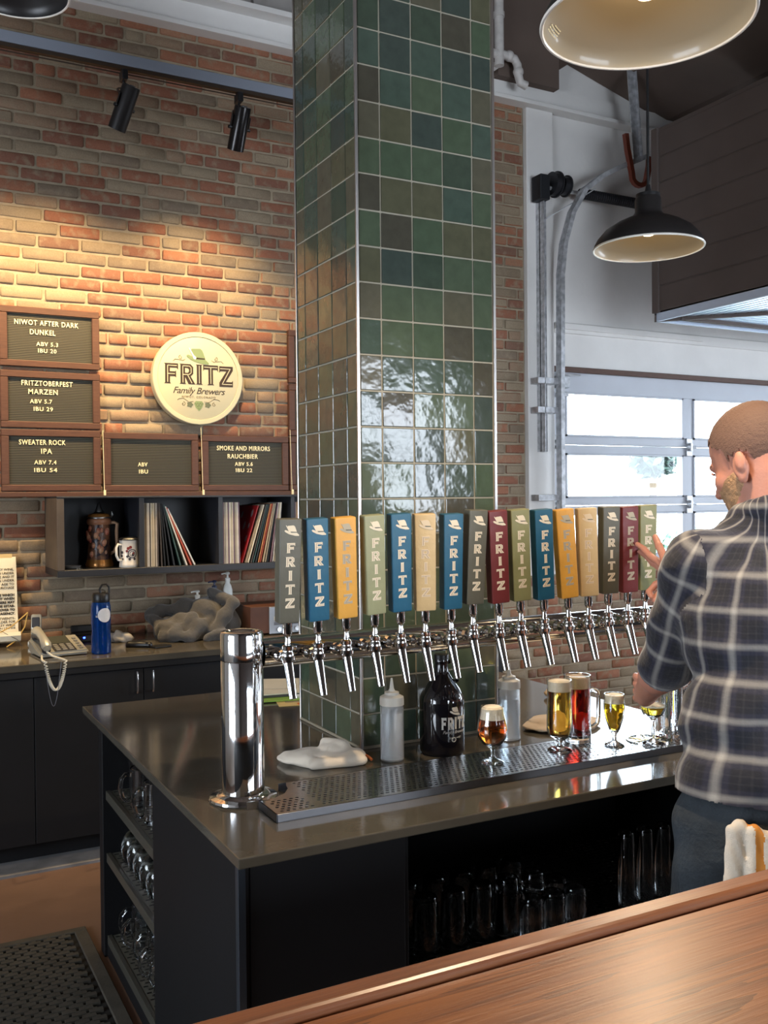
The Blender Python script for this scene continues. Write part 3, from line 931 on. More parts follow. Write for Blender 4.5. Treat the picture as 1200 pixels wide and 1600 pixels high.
for i, x in enumerate((1.049, 1.573, 2.094)):
    b = B(); b.box(x - .006, x + .006, WY - .085, WY - .074, 1.632, 1.66, .002); b.cyl((x, WY - .07, 1.655), (x, WY - .05, 2.0 if i else 1.97), .0015, n=6)
    tag(b.build('cable_end', M['cream'], None), ['small cream cable end between the SWEATER ROCK board and the nameless board', 'small cream cable end left of the RAUCHBIER board', 'small cream cable end right of the RAUCHBIER board'][i], 'cable', 'cable ends under the boards')

# ================================================================== ROUND LOGO SIGN
RC = (1.562, WY, 2.265)
rs = empty('round_sign', RC, 'round cream wall sign with green hat and FRITZ logo between the boards', 'sign')
M['sign'] = mat('sign_cream', srgb(196, 190, 160), .5)
M['green_ink'] = mat('green_ink', srgb(128, 146, 104), .6)
M['brown_ink'] = mat('brown_ink', srgb(56, 42, 30), .6)
M['soft_ink'] = mat('soft_brown_ink', srgb(112, 96, 66), .6)
RM = Matrix.Rotation(PI / 2, 4, 'X')
D = .055
b = B(RC); b.lathe([(0, 0), (.247, 0), (.251, .004), (.251, D - .004), (.247, D), (.226, D), (.224, D - .004), (.222, D - .003), (0, D - .003)], 72, RC, M=RM)
b.build('disc', M['sign'], rs)
SYF = WY - D + .0022
def on_sign(name, me_or_list, mt, parent, dy=.0):
    b = B(RC)
    for me, Mx in me_or_list: b.addmesh(me, Mx)
    return b.build(name, mt, parent, False)
lx = [1.373, 1.457, 1.547, 1.588, 1.679]; ww = [.076, .086, .037, .084, .077]
for i, ch in enumerate('FRITZ'):
    hgt = .108 if ch != 'Z' else .112
    z0 = 2.232 if ch != 'Z' else 2.226
    w = ww[i]
    Mx = lambda d: xz(lx[i], SYF - d, z0, hgt, sx=w / GW[ch], d=.05)
    o = on_sign('letter', [(GM[ch], Mx(0))], M['brown_ink'], rs)
    on_sign('inline', [(GI[ch], Mx(.0012))], M['sign'], o)
hat = on_sign('hat_crown', [(HM['crown'], xz(1.558, SYF, 2.385, .125, d=.03))], M['green_ink'], rs)
on_sign('hat_brim', [(HM['brim'], xz(1.558, SYF - .0006, 2.385, .125, d=.03))], M['green_ink'], rs)
on_sign('hat_band', [(HM['band'], xz(1.558, SYF - .0016, 2.385, .125, d=.03))], M['brown_ink'], rs)
on_sign('feather', [(HM['feather'], xz(1.558, SYF - .0024, 2.385, .125, d=.03))], M['white'], rs)
for s, sz, cz, sp, mt, sh in (('Family Brewers', .050, 2.196, .93, M['brown_ink'], .35), ('NIWOT, COLORADO', .0165, 2.163, 1.25, M['soft_ink'], 0)):
    me = text_mesh(s, 1.0, .01, shear=sh, spacing=sp)
    on_sign('lettering', [(me, Matrix.Translation((1.562, SYF, cz)) @ RM @ Matrix.Diagonal((sz, sz, .06, 1)))], mt, rs)
def spiral(cx, cz, r0, turns, ph, dirn, n=18):
    return [(cx + r0 * (1 - .8 * i / n) * math.cos(ph + dirn * turns * 2 * PI * i / n), SYF, cz + r0 * (1 - .8 * i / n) * math.sin(ph + dirn * turns * 2 * PI * i / n)) for i in range(n)]
b = B(RC)
for sg in (-1, 1):
    cx = 1.562 + sg * .098
    b.tube([(cx + sg * .042, SYF, 2.352), (cx + sg * .03, SYF, 2.364), (cx + sg * .01, SYF, 2.362), (cx - sg * .012, SYF, 2.358), (cx - sg * .025, SYF, 2.366)], .0013, 6)
    b.tube(spiral(cx, 2.374, .012, 1.1, PI / 2, -sg), .0013, 6)
b.build('upper_flourish', M['soft_ink'], rs)
b = B(RC)
for sg in (-1, 1):
    b.tube([(1.562 + sg * .03, SYF, 2.140), (1.562 + sg * .055, SYF, 2.135), (1.562 + sg * .085, SYF, 2.155), (1.562 + sg * .11, SYF, 2.152), (1.562 + sg * .118, SYF, 2.145)], .0013, 6)
    b.tube(spiral(1.562 + sg * .086, 2.125, .012, 1.1, PI / 2, sg), .0013, 6)
b.build('lower_flourish', M['soft_ink'], rs)
for sg in (-1, 1):
    cx = 1.562 + sg * .05
    pl = [(cx + .019 * math.cos(a) * (1 - .3 * (k % 2)), 2.122 + .018 * math.sin(a) * (1 - .3 * (k % 2))) for k, a in enumerate([2 * PI * j / 10 for j in range(10)])]
    B(RC).prism(pl, SYF - .001, SYF, 'y').build('hop_leaf', mat('leaf_ink', srgb(98, 104, 82), .6), rs, False)
hop = B(RC).prism([(1.562, 2.088), (1.545, 2.106), (1.536, 2.128), (1.545, 2.142), (1.579, 2.142), (1.588, 2.128), (1.579, 2.106)], SYF - .001, SYF, 'y').build('hop_cone', M['green_ink'], rs, False)
b = B(RC)
for i in range(3):
    for j in range(3 - i):
        x = 1.562 + (j - (2 - i) / 2) * .015; z = 2.128 - i * .013
        b.tube([(x - .007, SYF - .0015, z + .004), (x, SYF - .0015, z - .005), (x + .007, SYF - .0015, z + .004)], .0007, 5)
b.build('scale_lines', M['brown_ink'], hop)

# ================================================================== WALL SHELF AND RECORDS
SYF2, S0, S1 = 4.78, 1.24, 1.645
shelf = empty('wall_shelf', (.763, WY, S0), 'long black open shelf on the wall holding records and steins', 'shelf')
o = (.763, WY, S0)
def sbox(name, *q, m=M['laminate2']): return B(o).box(*q, .0015).build(name, m, shelf, False)
sbox('bottom_board', .763, 2.75, SYF2, WY - .002, S0, S0 + .033)
sbox('top_board', .763, 2.75, SYF2, WY - .002, S1 - .026, S1 - .018 + .0)
sbox('top_board', .763, 2.75, SYF2 + .0, WY - .002, S1 - .018, S1 - .017)
sbox('front_rail', .763, 2.75, SYF2 - .001, SYF2 + .018, S1 - .027, S1 - .0175)
sbox('back_board', .763, 2.75, WY - .012, WY - .003, S0, S1 - .02)
sbox('end_panel', .763, .797, SYF2, WY - .002, S0 + .033, S1 - .026, m=mat('brown_shelf_end', srgb(92, 80, 68), .5, var=.15, vs=6))
for x0, x1 in ((1.155, 1.18), (1.562, 1.586), (1.964, 1.986), (2.37, 2.394), (2.726, 2.75)):
    sbox('divider', x0, x1, SYF2 + .002, WY - .012, S0 + .033, S1 - .026)
FZ = S0 + .0335
RCOL = {'c': (srgb(212, 200, 176), srgb(176, 160, 132), srgb(224, 216, 200), srgb(150, 138, 118), srgb(196, 184, 168)),
        'd': (srgb(30, 32, 34), srgb(42, 46, 50), srgb(70, 62, 56)), 'r': (srgb(186, 84, 62),), 'o': (srgb(196, 128, 78),), 'g': (srgb(60, 84, 78),), 'w': (srgb(222, 218, 206),), 'p': (srgb(120, 96, 104),)}
REC = {}
def record(x, lean, key, label, group, t=.004, h=.318, y=None, rnd=random.Random(11)):
    """x = foot of the sleeve, lean = horizontal travel of its top"""
    c = rnd.choice(RCOL[key])
    k = (key, c, round(t, 4))
    if k not in REC:
        b = B(); b.box(0, t, 0, .31, 0, h, .0006)
        REC[k] = b.mesh('record_sleeve', mat('sleeve', c, .6, var=.12, vs=14), False)
    yy = (SYF2 + .012 if y is None else y) + rnd.uniform(0, .008)
    ob = link('record_sleeve', REC[k], None, (x, yy, FZ + (t * math.sin(lean) if lean > 0 else 0)), (0, lean, 0))  # lean
    return tag(ob, label, 'record', group)
ORD = ('first', 'second', 'third', 'fourth', 'fifth', 'sixth', 'seventh', 'eighth', 'ninth', 'tenth', 'eleventh', 'twelfth', 'thirteenth')
G1, G2, G3 = 'records in the second shelf bay', 'records in the third shelf bay', 'records in the fourth shelf bay'
x = 1.183
for i in range(11):
    t = .0052 if i % 3 else .0064
    record(x, 0.0, 'c' if i % 6 != 4 else 'd', 'worn %s record sleeve upright in second bay, %s from its left divider' % ('cream' if i % 6 != 4 else 'dark', ORD[i]), G1, t)
    x += t + .0008
for i, (xx, ln, k) in enumerate([(1.266, -.036, 'd'), (1.282, -.066, 'd'), (1.302, -.108, 'd'), (1.330, -.177, 'd'), (1.362, -.259, 'g'), (1.395, -.346, 'c'), (1.417, -.40, 'r'), (1.436, -.444, 'w')]):
    lab = {'d': ('dark record sleeve just right of the upright cream ones', 'dark record sleeve leaning slightly left, second of four dark ones', 'dark record sleeve leaning left, third of four dark ones', 'dark record sleeve leaning left against three other dark ones')[min(i, 3)],
           'g': 'dark green record sleeve leaning left in second bay', 'c': 'cream record sleeve leaning left beside the red one', 'r': 'red record sleeve leaning left in second bay', 'w': 'white record sleeve leaning left, outermost of second bay'}[k]
    record(xx, ln, k, lab, G1, .0062)
x = 1.589
for i in range(13):
    t = .0052 if i % 2 else .0064
    record(x, -.0008 * i, 'c' if i % 4 else 'p', '%s record sleeve upright in third bay, %s from its left divider' % ('cream' if i % 4 else 'mauve', ORD[i]), G2, t)
    x += t + .0014
# red record with grey dots, its face turned to the room, and the leaning row
rr = empty('record_sleeve', (1.70, SYF2 + .03, FZ), 'bright red record sleeve with grey dots leaning right in the third bay', 'record', G2)
rm = Matrix.Rotation(.30, 4, 'Y')
b = B(); b.box(-.006, 0, 0, .3, 0, .312, M=rm); b.build('sleeve', mat('red_sleeve', srgb(158, 24, 26), .5), rr, False)
b = B()
for yy, zz, r in ((.05, .27, .022), (.12, .2, .024), (.04, .13, .018), (.2, .26, .02), (.19, .1, .024), (.05, .2, .016), (.12, .06, .02), (.05, .045, .014)):
    b.lathe([(0, 0), (r, 0), (r, .0006), (0, .0006)], 14, M=rm @ Matrix.Translation((-.0068, yy, zz)) @ Matrix.Rotation(PI / 2, 4, 'Y') @ Matrix.Diagonal((1, .6, 1, 1)))
b.build('printed_dots', mat('dot_print', srgb(150, 148, 150), .6), rr, False)
for i, (xx, ln, k) in enumerate([(1.712, .30, 'c'), (1.722, .29, 'c'), (1.738, .28, 'd'), (1.75, .27, 'g'), (1.764, .25, 'd'), (1.779, .235, 'o'), (1.79, .23, 'r'), (1.806, .205, 'c'), (1.818, .19, 'c'), (1.832, .17, 'd'), (1.848, .14, 'p'), (1.862, .115, 'w'), (1.874, .10, 'c'), (1.888, .08, 'w')]):
    n2 = ('two cream record sleeves leaning right on the red one, the nearer', 'cream record sleeve leaning right, between cream and dark ones', 'dark record sleeve leaning right, third from the red one', 'dark green record sleeve leaning right in third bay',
          'dark record sleeve leaning right, left of the orange one', 'orange record sleeve leaning right in third bay', 'rust red record sleeve leaning right beside the orange one', 'cream record sleeve leaning right beside the rust red one', 'cream record sleeve leaning right, left of a dark one',
          'dark record sleeve leaning right, right of two cream ones', 'mauve record sleeve leaning right in third bay', 'white record sleeve leaning right beside the mauve one', 'cream record sleeve between two white ones in third bay', 'white record sleeve nearly upright at the end of the third bay')[i]
    record(xx, ln, k, n2, G2, .0058, .316)
for i in range(7): record(1.99 + i * .0068, 0.0, ('p', 'c', 'o', 'd', 'c', 'w', 'c')[i], ('mauve', 'cream', 'orange', 'dark', 'buff', 'white', 'pale')[i] + ' record sleeve beside the tiled column, in the fourth bay', G3, .0058)

# ---- steins in the first bay
ST = (1.0, 4.985, FZ)
st = empty('beer_stein', ST, 'tall painted beer stein with pewter lid and gilt bands in first shelf bay', 'stein')
M['gilt'] = mat('gilt_glaze', srgb(170, 118, 62), .25, .5)
M['stein_body'] = mat('stein_relief', srgb(34, 34, 46), .25, bump=.002, bs=60, col2=srgb(120, 84, 62), vs=34)
M['pewter'] = mat('pewter', (.25, .25, .25), .35, 1.0)
B().lathe([(0, 0), (.070, 0), (.072, .012), (.066, .026), (.064, .036)], 36).build('foot_band', M['gilt'], st)
B().lathe([(.064, .036), (.062, .045), (.058, .06), (.0545, .20), (.055, .212)], 36).build('painted_body', M['stein_body'], st)
B().lathe([(.055, .212), (.059, .22), (.060, .232), (.056, .24), (.054, .242)], 36).build('rim_band', mat('rim_glaze', srgb(160, 112, 84), .35), st)
lid = B().lathe([(.056, .243), (.056, .252), (.05, .262), (.03, .27), (.02, .276), (.018, .285), (.012, .30), (.007, .318), (0, .326)], 32).build('lid', M['pewter'], st)
B().lathe([(.055, .248), (.0565, .252), (.051, .263), (.038, .268)], 32).build('gilt_ring', M['gilt'], lid)
b = B(); b.tube([(.05, 0, .06), (.075, 0, .075), (.088, 0, .11), (.086, 0, .18), (.09, 0, .215), (.075, 0, .222), (.052, 0, .22)], [.008, .008, .008, .0085, .009, .008, .008], 10)
for v in b.bm.verts: pass
h = b.build('handle', mat('stein_handle', srgb(150, 116, 88), .5), st); h.rotation_euler = (0, 0, -.35)
b = B(); b.tube([(.05, 0, .25), (.062, 0, .25), (.066, 0, .262), (.064, 0, .278)], [.004, .004, .006, .002], 8)
t = b.build('thumb_lift', M['pewter'], st); t.rotation_euler = (0, 0, -.35)
rnd = random.Random(3)
b = B()
for i in range(22):
    a = -PI / 2 - .45 + rnd.uniform(-1.1, 1.1); z = rnd.uniform(.06, .195)
    b.sphere((.058 * math.cos(a), .058 * math.sin(a), z), rnd.uniform(.006, .012), 8, 6, (1, 1, 1.5))
b.build('raised_figures', mat('figure_relief', srgb(190, 150, 120), .4, col2=srgb(140, 60, 50), vs=30), st)

MG = (1.118, 4.85, FZ)
mg = empty('ceramic_mug', MG, 'white ceramic beer mug with printed emblem beside the tall stein', 'mug'); mg.scale = (1.1, 1.1, 1.1)
M['ceramic'] = mat('white_ceramic', srgb(222, 216, 206), .2)
B().lathe([(0, 0), (.042, 0), (.044, .004), (.044, .016), (.0425, .02), (.0425, .118), (.0435, .122), (.0405, .124), (.039, .12), (.038, .01), (0, .01)], 40).build('body', M['ceramic'], mg)
b = B(); b.tube([(-.041, 0, .10), (-.06, 0, .105), (-.07, 0, .09), (-.07, 0, .055), (-.06, 0, .035), (-.041, 0, .032)], .0055, 10)
h = b.build('handle', M['ceramic'], mg); h.rotation_euler = (0, 0, .45)
B().lathe([(.044, .122), (.046, .127), (.04, .133), (.02, .137), (0, .138)], 32).build('lid', M['pewter'], mg)
def wrapped(name, polys, R, a0, z0, s, mt, parent, depth=.0006):
    """flat polygons wrapped on a cylinder of radius R, centred at angle a0"""
    b = B()
    for p in polys:
        vs0 = [b.bm.verts.new((0, 0, 0)) for _ in p]; vs1 = [b.bm.verts.new((0, 0, 0)) for _ in p]
        for (x, y), u, w in zip(p, vs0, vs1):
            a = a0 + x * s / R
            u.co = ((R) * math.cos(a), (R) * math.sin(a), z0 + y * s); w.co = ((R + depth) * math.cos(a), (R + depth) * math.sin(a), z0 + y * s)
        n = len(p)
        for i in range(n):
            j = (i + 1) % n
            b.bm.faces.new((vs0[i], vs0[j], vs1[j], vs1[i]))
        b.bm.faces.new(vs1)
    return b.build(name, mt, parent, False)
def wrap_mesh(b, me, M4, R, a0, step=.004):
    """bend a flat x/z mesh round a cylinder (x along the circumference)"""
    t = bmesh.new(); t.from_mesh(me)
    for v in t.verts: v.co = M4 @ v.co
    xs_ = [v.co.x for v in t.verts]; x = min(xs_) + step
    while x < max(xs_):
        bmesh.ops.bisect_plane(t, geom=list(t.verts) + list(t.edges) + list(t.faces), plane_co=(x, 0, 0), plane_no=(1, 0, 0)); x += step
    for v in t.verts:
        a = a0 + v.co.x / R; r = R - v.co.y
        v.co = Vector((r * math.cos(a), r * math.sin(a), v.co.z))
    b.add(t)
ring = lambda cx, cy, r, w, n=16: [[(cx + r * math.cos(2 * PI * i / n), cy + r * math.sin(2 * PI * i / n)), (cx + r * math.cos(2 * PI * (i + 1) / n), cy + r * math.sin(2 * PI * (i + 1) / n)), (cx + (r - w) * math.cos(2 * PI * (i + 1) / n), cy + (r - w) * math.sin(2 * PI * (i + 1) / n)), (cx + (r - w) * math.cos(2 * PI * i / n), cy + (r - w) * math.sin(2 * PI * i / n))] for i in range(n)]
disc_slices = lambda cx, cy, r, n=14: [[(cx + r * math.sin(a), cy - r * math.cos(a)), (cx + r * math.sin(b_), cy - r * math.cos(b_)), (cx + r * math.sin(b_), cy + r * math.cos(b_)), (cx + r * math.sin(a), cy + r * math.cos(a))] for a, b_ in [(-PI / 2 + PI * i / n + 1e-3, -PI / 2 + PI * (i + 1) / n - 1e-3) for i in range(n)]]
blob2 = lambda cx, cy, r, n=10: [(cx + r * math.cos(2 * PI * i / n), cy + r * math.sin(2 * PI * i / n)) for i in range(n)]
ink = mat('mug_red_ink', srgb(120, 40, 36), .5); ink2 = mat('mug_dark_ink', srgb(60, 56, 60), .5)
wrapped('emblem_ring', ring(.0, 0, 1, .2) + ring(0, 0, .6, .12), .0427, -1.45, .062, .021, ink2, mg)
wrapped('emblem_red', [blob2(-.9, 1.2, .35), blob2(-.4, 1.45, .35), blob2(-1.2, .6, .3), blob2(.2, .1, .25)], .0429, -1.45, .062, .02, ink, mg)
wrapped('emblem_dark', [blob2(-1.1, -.6, .3), blob2(.1, -.2, .3), blob2(-.6, -1.2, .3), blob2(-2.4, .3, .35), blob2(-2.5, -.5, .3), blob2(-2.2, -1.2, .25), blob2(.5, -1.2, .3)], .0428, -1.45, .062, .02, ink2, mg)

ds = tag(B().lathe([(0, .002), (.03, .002), (.036, .012), (.04, .013), (.036, .001), (0, 0)], 28).build('small_dish', mat('dish_glaze', srgb(120, 122, 124), .3), None), 'small grey dish at the left end of the black wall shelf', 'dish')
ds.location = (.86, 4.93, FZ)
ds = tag(B().box(-.014, .014, -.005, .005, 0, .006, .002).build('lighter', M['chrome'], None), 'tiny shiny metal piece in front of the grey dish', 'lighter')
ds.location = (.872, 4.83, FZ)

# ================================================================== TRACK LIGHTS
TY = 4.4
b = B(); b.box(-1.2, 2.25, TY - .014, TY + .014, 3.562, 3.612, .002)
beam = tag(b.build('track_beam', mat('blue_grey_steel', srgb(150, 158, 172), .35, .4), None, False), 'grey steel beam spanning in front of the brick wall', 'beam')
b = B(); b.box(-1.2, 2.25, TY - .013, TY + .013, 3.542, 3.561, .002)
b.cyl((-1.2, TY + .016, 3.535), (2.25, TY + .016, 3.535), .003, n=6)
tag(b.build('light_track', mat('track_dark', srgb(56, 44, 34), .5, .3), None, False), 'dark lighting track under the grey beam', 'track')
def spotlight(x, aim, label, gloss):
    base = Vector((x, TY, 3.541))
    r = empty('track_spotlight', base, label, 'spotlight', 'spotlights under the beam')
    hang = Vector((0, 0, -.075))
    B().box(-.014, .014, -.03, .03, -.045, 0, .004).cyl((0, 0, -.045), (0, 0, -.075), .006).build('adapter', M['black'], r)
    d = (Vector(aim) - (base + hang + Vector((0, 0, -.09)))).normalized()
    q = d.to_track_quat('-Z', 'Y').to_matrix().to_4x4()
    Mx = Matrix.Translation(hang + Vector((0, 0, -.09))) @ q
    m2 = mat('spot_black', srgb(40, 38, 38), gloss, .6)
    L = .1
    b = B(); b.lathe([(.038, L), (.040, L - .006), (.040, -L), (.037, -L), (.036, -L + .03), (.02, -L + .06), (0, -L + .065)], 28, M=Mx)
    b.build('can', m2, r)
    b = B(); b.lathe([(0, L + .001), (.036, L + .001), (.038, L), (.036, L - .002)], 28, M=Mx); b.build('back_cap', mat('cap_steel', (.5, .52, .58), .2, 1.0), r)
    b = B(); b.box(-.006, .02, -.003, .003, L, L + .004, M=Mx); b.build('switch', M['black'], r)
    b = B()
    pts = [Mx @ Vector((-.046, 0, 0)), Mx @ Vector((-.046, 0, .05)), Vector((-.03, 0, -.085)), Vector((0, 0, -.075)), Vector((.03, 0, -.085)), Mx @ Vector((.046, 0, .05)), Mx @ Vector((.046, 0, 0))]
    b.ribbon(pts, .02, .003, (0, 1, 0)); b.cyl(Mx @ Vector((-.055, 0, 0)), Mx @ Vector((-.04, 0, 0)), .008, n=10); b.cyl(Mx @ Vector((.04, 0, 0)), Mx @ Vector((.055, 0, 0)), .008, n=10)
    b.build('yoke', M['black'], r)
    B().lathe([(0, -L + .066), (.02, -L + .058), (.024, -L + .05), (0, -L + .045)], 20, M=Mx).build('lamp', mat('lamp_glow', (1, .8, .5), .5, emit=(1, .72, .38), es=60), r)
    p = base + Mx.translation + d * (L + .01)
    light('spot_beam', 'SPOT', p, aim, SPOT_W, (1.0, .70, .36), spot_size=math.radians(105), spot_blend=1.0, shadow_soft_size=.03)
SPOT_W = 108
spotlight(1.018, (.62, WY, 1.95), 'black track spotlight tilted left, left one of the pair', .5)
spotlight(1.562, (1.50, WY, 2.0), 'black track spotlight with bright edge, nearest the tiled column', .22)
spotlight(.20, (.35, WY, 2.0), 'black track spotlight over the stack of letter boards', .5)
# ================================================================== BACK COUNTER
BX0, BX1, BY, BZ = -2.2, 3.10, 4.395, .9
bc = empty('back_cabinet', (.6, 4.8, 0), 'black base cabinets along the brick wall with steel bar pulls', 'cabinet')
o = (.6, 4.8, 0)
B(o).box(BX0, BX1 - .01, BY + .05, WY - .001, .10, BZ - .032, .002).build('carcass', M['laminate'], bc, False)
B(o).box(BX0, BX1 - .04, BY + .13, WY - .01, .013, .10).build('toe_kick', M['laminate'], bc, False)
B(o).box(BX0, BX1, BY + .01, BY + .05, BZ - .06, BZ - .033).build('top_rail', M['laminate'], bc, False)
xs = [-1.6, -.97, -.42, .13, .60, 1.08, 1.56, 2.04, 2.55, 3.08]
for i, (a, c) in enumerate(zip(xs[:-1], xs[1:])):
    d = B(o).box(a + .002, c - .002, BY + .03, BY + .05, .105, BZ - .065, .002).build('door', M['laminate'], bc, False)
    hx = (c - .036) if i % 2 == 0 else (a + .036)
    b = B(o); b.tube([(hx, BY + .028, .728), (hx, BY + .004, .730), (hx, BY, .740), (hx, BY, .812), (hx, BY + .004, .822), (hx, BY + .028, .824)], .0048, 8)
    b.build('handle', M['steel'], d)
wt = tag(B().box(BX0, BX1 + .01, BY, WY - .001, BZ - .032, BZ, .003).build('back_worktop', M['counter'], None, False), 'dark worktop on the black cabinets along the brick wall', 'worktop')
Z = BZ + .0005

# ---- desk phone
ph = empty('desk_phone', (.722, 4.62, Z), 'silver corded desk phone at the front edge of the back worktop', 'telephone', rz=.10)
M['silver'] = mat('silver_plastic', srgb(168, 166, 156), .3, .3)
M['keys'] = mat('dark_keys', srgb(52, 52, 56), .4)
wedge = lambda b, x0, x1, y0, y1, za, zb, t=.0: b.prism([(y0, .004), (y1, .004), (y1, zb), (y0, za)], x0, x1, 'x')
b = B(); wedge(b, -.09, .13, -.09, .12, .022, .07); bmesh.ops.bevel(b.bm, geom=list(b.bm.edges), offset=.008, segments=2, affect='EDGES')
b.build('base', M['silver'], ph)
sl = math.atan2(.048, .21)
SM = Matrix.Translation((0, -.09, .0235)) @ Matrix.Rotation(sl, 4, 'X')
B().box(-.02, .075, .105, .20, -.001, .002, .001, M=SM).build('screen', mat('phone_screen', srgb(70, 72, 66), .25), ph, False)
B().box(-.022, .077, .008, .098, -.001, .0015, .001, M=SM).build('key_bed', M['keys'], ph, False)
for i in range(3):
    for j in range(4):
        B().box(-.014 + i * .03, .008 + i * .03, .014 + j * .021, .028 + j * .021, .001, .005, .002, M=SM).build('key', mat('key_grey', srgb(120, 120, 118), .4) if i == j == 0 else bpy.data.materials['key_grey'], ph, False)
for j in range(5):
    B().box(.092, .11, .02 + j * .032, .034 + j * .032, -.001, .004, .002, M=SM).build('side_key', bpy.data.materials['key_grey'], ph, False)
b = B(); b.tube([SM @ Vector((-.062, -.012, .026)), SM @ Vector((-.062, .01, .034)), SM @ Vector((-.062, .06, .046)), SM @ Vector((-.062, .12, .048)), SM @ Vector((-.062, .18, .040)), SM @ Vector((-.062, .212, .03))], [.018, .024, .018, .018, .024, .018], 12)
b.build('handset', M['silver'], ph)
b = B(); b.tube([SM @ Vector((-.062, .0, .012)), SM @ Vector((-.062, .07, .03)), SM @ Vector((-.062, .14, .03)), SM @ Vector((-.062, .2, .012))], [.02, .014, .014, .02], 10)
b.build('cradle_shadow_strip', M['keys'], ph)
cord_pts = []
for i in range(420):
    t = i / 419
    # hanging loop over the counter edge, in phone space
    px = -.115 + .085 * t; py = -.283 + .0 * t; pz = .014 - .125 * math.sin(PI * t) ** .7
    a = t * 2 * PI * 46
    cord_pts.append((px + .0055 * math.cos(a), py + .0055 * math.sin(a), pz))
b = B(); b.tube(cord_pts, .0027, 5); b.tube([(-.115, -.283, .014), (-.115, -.24, .012), (-.10, -.16, .010), (-.08, -.08, .012)], .005, 6); b.tube([(-.03, -.283, .014), (-.03, -.23, .012), (-.05, -.15, .016), (-.062, -.10, .03)], .005, 6)
b.build('coiled_cord', mat('cord_cream', srgb(208, 204, 190), .5), ph)
b = B(); b.tube([(-.12 + .07 * t / 20, -.290, .012 - .19 * math.sin(PI * t / 20)) for t in range(21)], .0012, 5)
b.build('thin_wire', mat('wire_grey', srgb(110, 112, 120), .5), ph)

# ---- cordless handset
ch = empty('cordless_handset', (.682, 4.93, Z), 'grey cordless phone handset standing in its cradle behind the desk phone', 'telephone', rz=-.3)
B().box(-.035, .035, -.035, .035, 0, .03, .008, 2).build('cradle', M['silver'], ch)
hs = B().box(-.024, .024, -.012, .012, .02, .155, .008, 2, M=Matrix.Rotation(-.14, 4, 'X')).build('handset', M['silver'], ch)
B().box(-.018, .018, -.0135, -.011, .09, .14, .003, M=Matrix.Rotation(-.14, 4, 'X')).build('screen', M['keys'], hs)
B().box(-.018, .018, -.0135, -.011, .035, .08, .003, M=Matrix.Rotation(-.14, 4, 'X')).build('keypad', M['keys'], hs)

# ---- router with blue lights
ro = empty('router', (.965, 5.0, Z), 'small black router with two blue lights behind the desk phone', 'router')
B().box(-.1, .1, -.07, .06, 0, .04, .006).build('case', M['black'], ro)
B().box(-.1, .1, .03, .05, .04, .075, .004).build('rear_fin', M['black'], ro)
for x in (-.055, -.015): B().box(x - .005, x + .005, -.0725, -.069, .02, .028, .001).build('status_light', mat('blue_led', (0, .02, 1), .3, emit=(.02, .05, 1), es=14), ro)

# ---- paper notice
np_ = empty('notice_paper', (.48, WY - .04, Z), 'long cream paper notice hanging at the left edge, its foot curled on the worktop', 'paper')
pts = [(5.12, 1.33), (5.10, 1.25), (5.085, 1.1), (5.06, .98), (5.03, .935), (4.99, .92), (4.965, .93), (4.96, .955), (4.975, .972)]
b = B((.48, WY - .04, Z)); b.ribbon([(.46, y, z) for y, z in pts], .315, .0015, (1, 0, 0)); b.build('sheet', M['paper'], np_)
B((.48, WY - .04, Z)).box(.50, .60, 5.118, 5.122, 1.325, 1.345).build('tape', mat('masking_tape', srgb(222, 196, 140), .6), np_, False)
tl = [('CIDER, BEER, WHISKEY WINE,', 1.268, .0), ('AGED PERSON UNDER', 1.250, 0), ('OF AGE AND IT', 1.232, 0), ('PERSON UNDER', 1.214, 0), ('OF AGE TO', 1.196, 0), ('PURCHASE', 1.178, 0),
      ('IS WHICH', 1.142, 1), ('ENT WHEN', 1.124, 1), ('SERS MAY', 1.106, 1), ('HE ESTAB-', 1.088, 1), ('D OVER TO', 1.070, 1), ('AGENCY.', 1.052, 1), ('E TWENTY-', 1.028, 0), ('OLDER FOR', 1.012, 0), ('KEY WINE,', .996, 0), ('ON UNDER', .980, 0)]
b = B((.48, WY - .04, Z))
for s, z, bo in tl:
    y = np.interp(z, [.98, 1.1, 1.25, 1.33], [5.06, 5.085, 5.10, 5.12])
    me = text_mesh(s, .0165, .0002, bold=.0009 if bo else .0002, align='RIGHT')
    b.addmesh(me, Matrix.Translation((.605, y - .0025, z)) @ Matrix.Rotation(PI / 2 - .1, 4, 'X'))
b.build('printed_text', mat('notice_ink', srgb(60, 56, 50), .7), np_, False)
b = B(); b.tube([(.36, 4.99, .955), (.45, 4.985, .965), (.53, 4.98, .975), (.58, 4.985, 1.0), (.63, 4.99, 1.04), (.655, 5.0, 1.06)], .003, 6)
b.tube([(.655, 5.0, 1.06), (.64, 5.0, .99), (.60, 4.98, .93), (.55, 4.95, Z + .004)], .003, 6)
tag(b.build('yellow_cable', mat('cable_yellow', srgb(206, 170, 96), .5), None), 'yellow cable looped in front of the paper notice', 'cable')
tag(B().tube([(.44, 4.97, 1.04), (.5, 4.97, 1.0), (.56, 4.965, .96), (.60, 4.95, .935), (.62, 4.94, Z + .002)], .0012, 5).build('thin_black_wire', M['black'], None), 'thin black wire crossing the paper notice', 'wire')

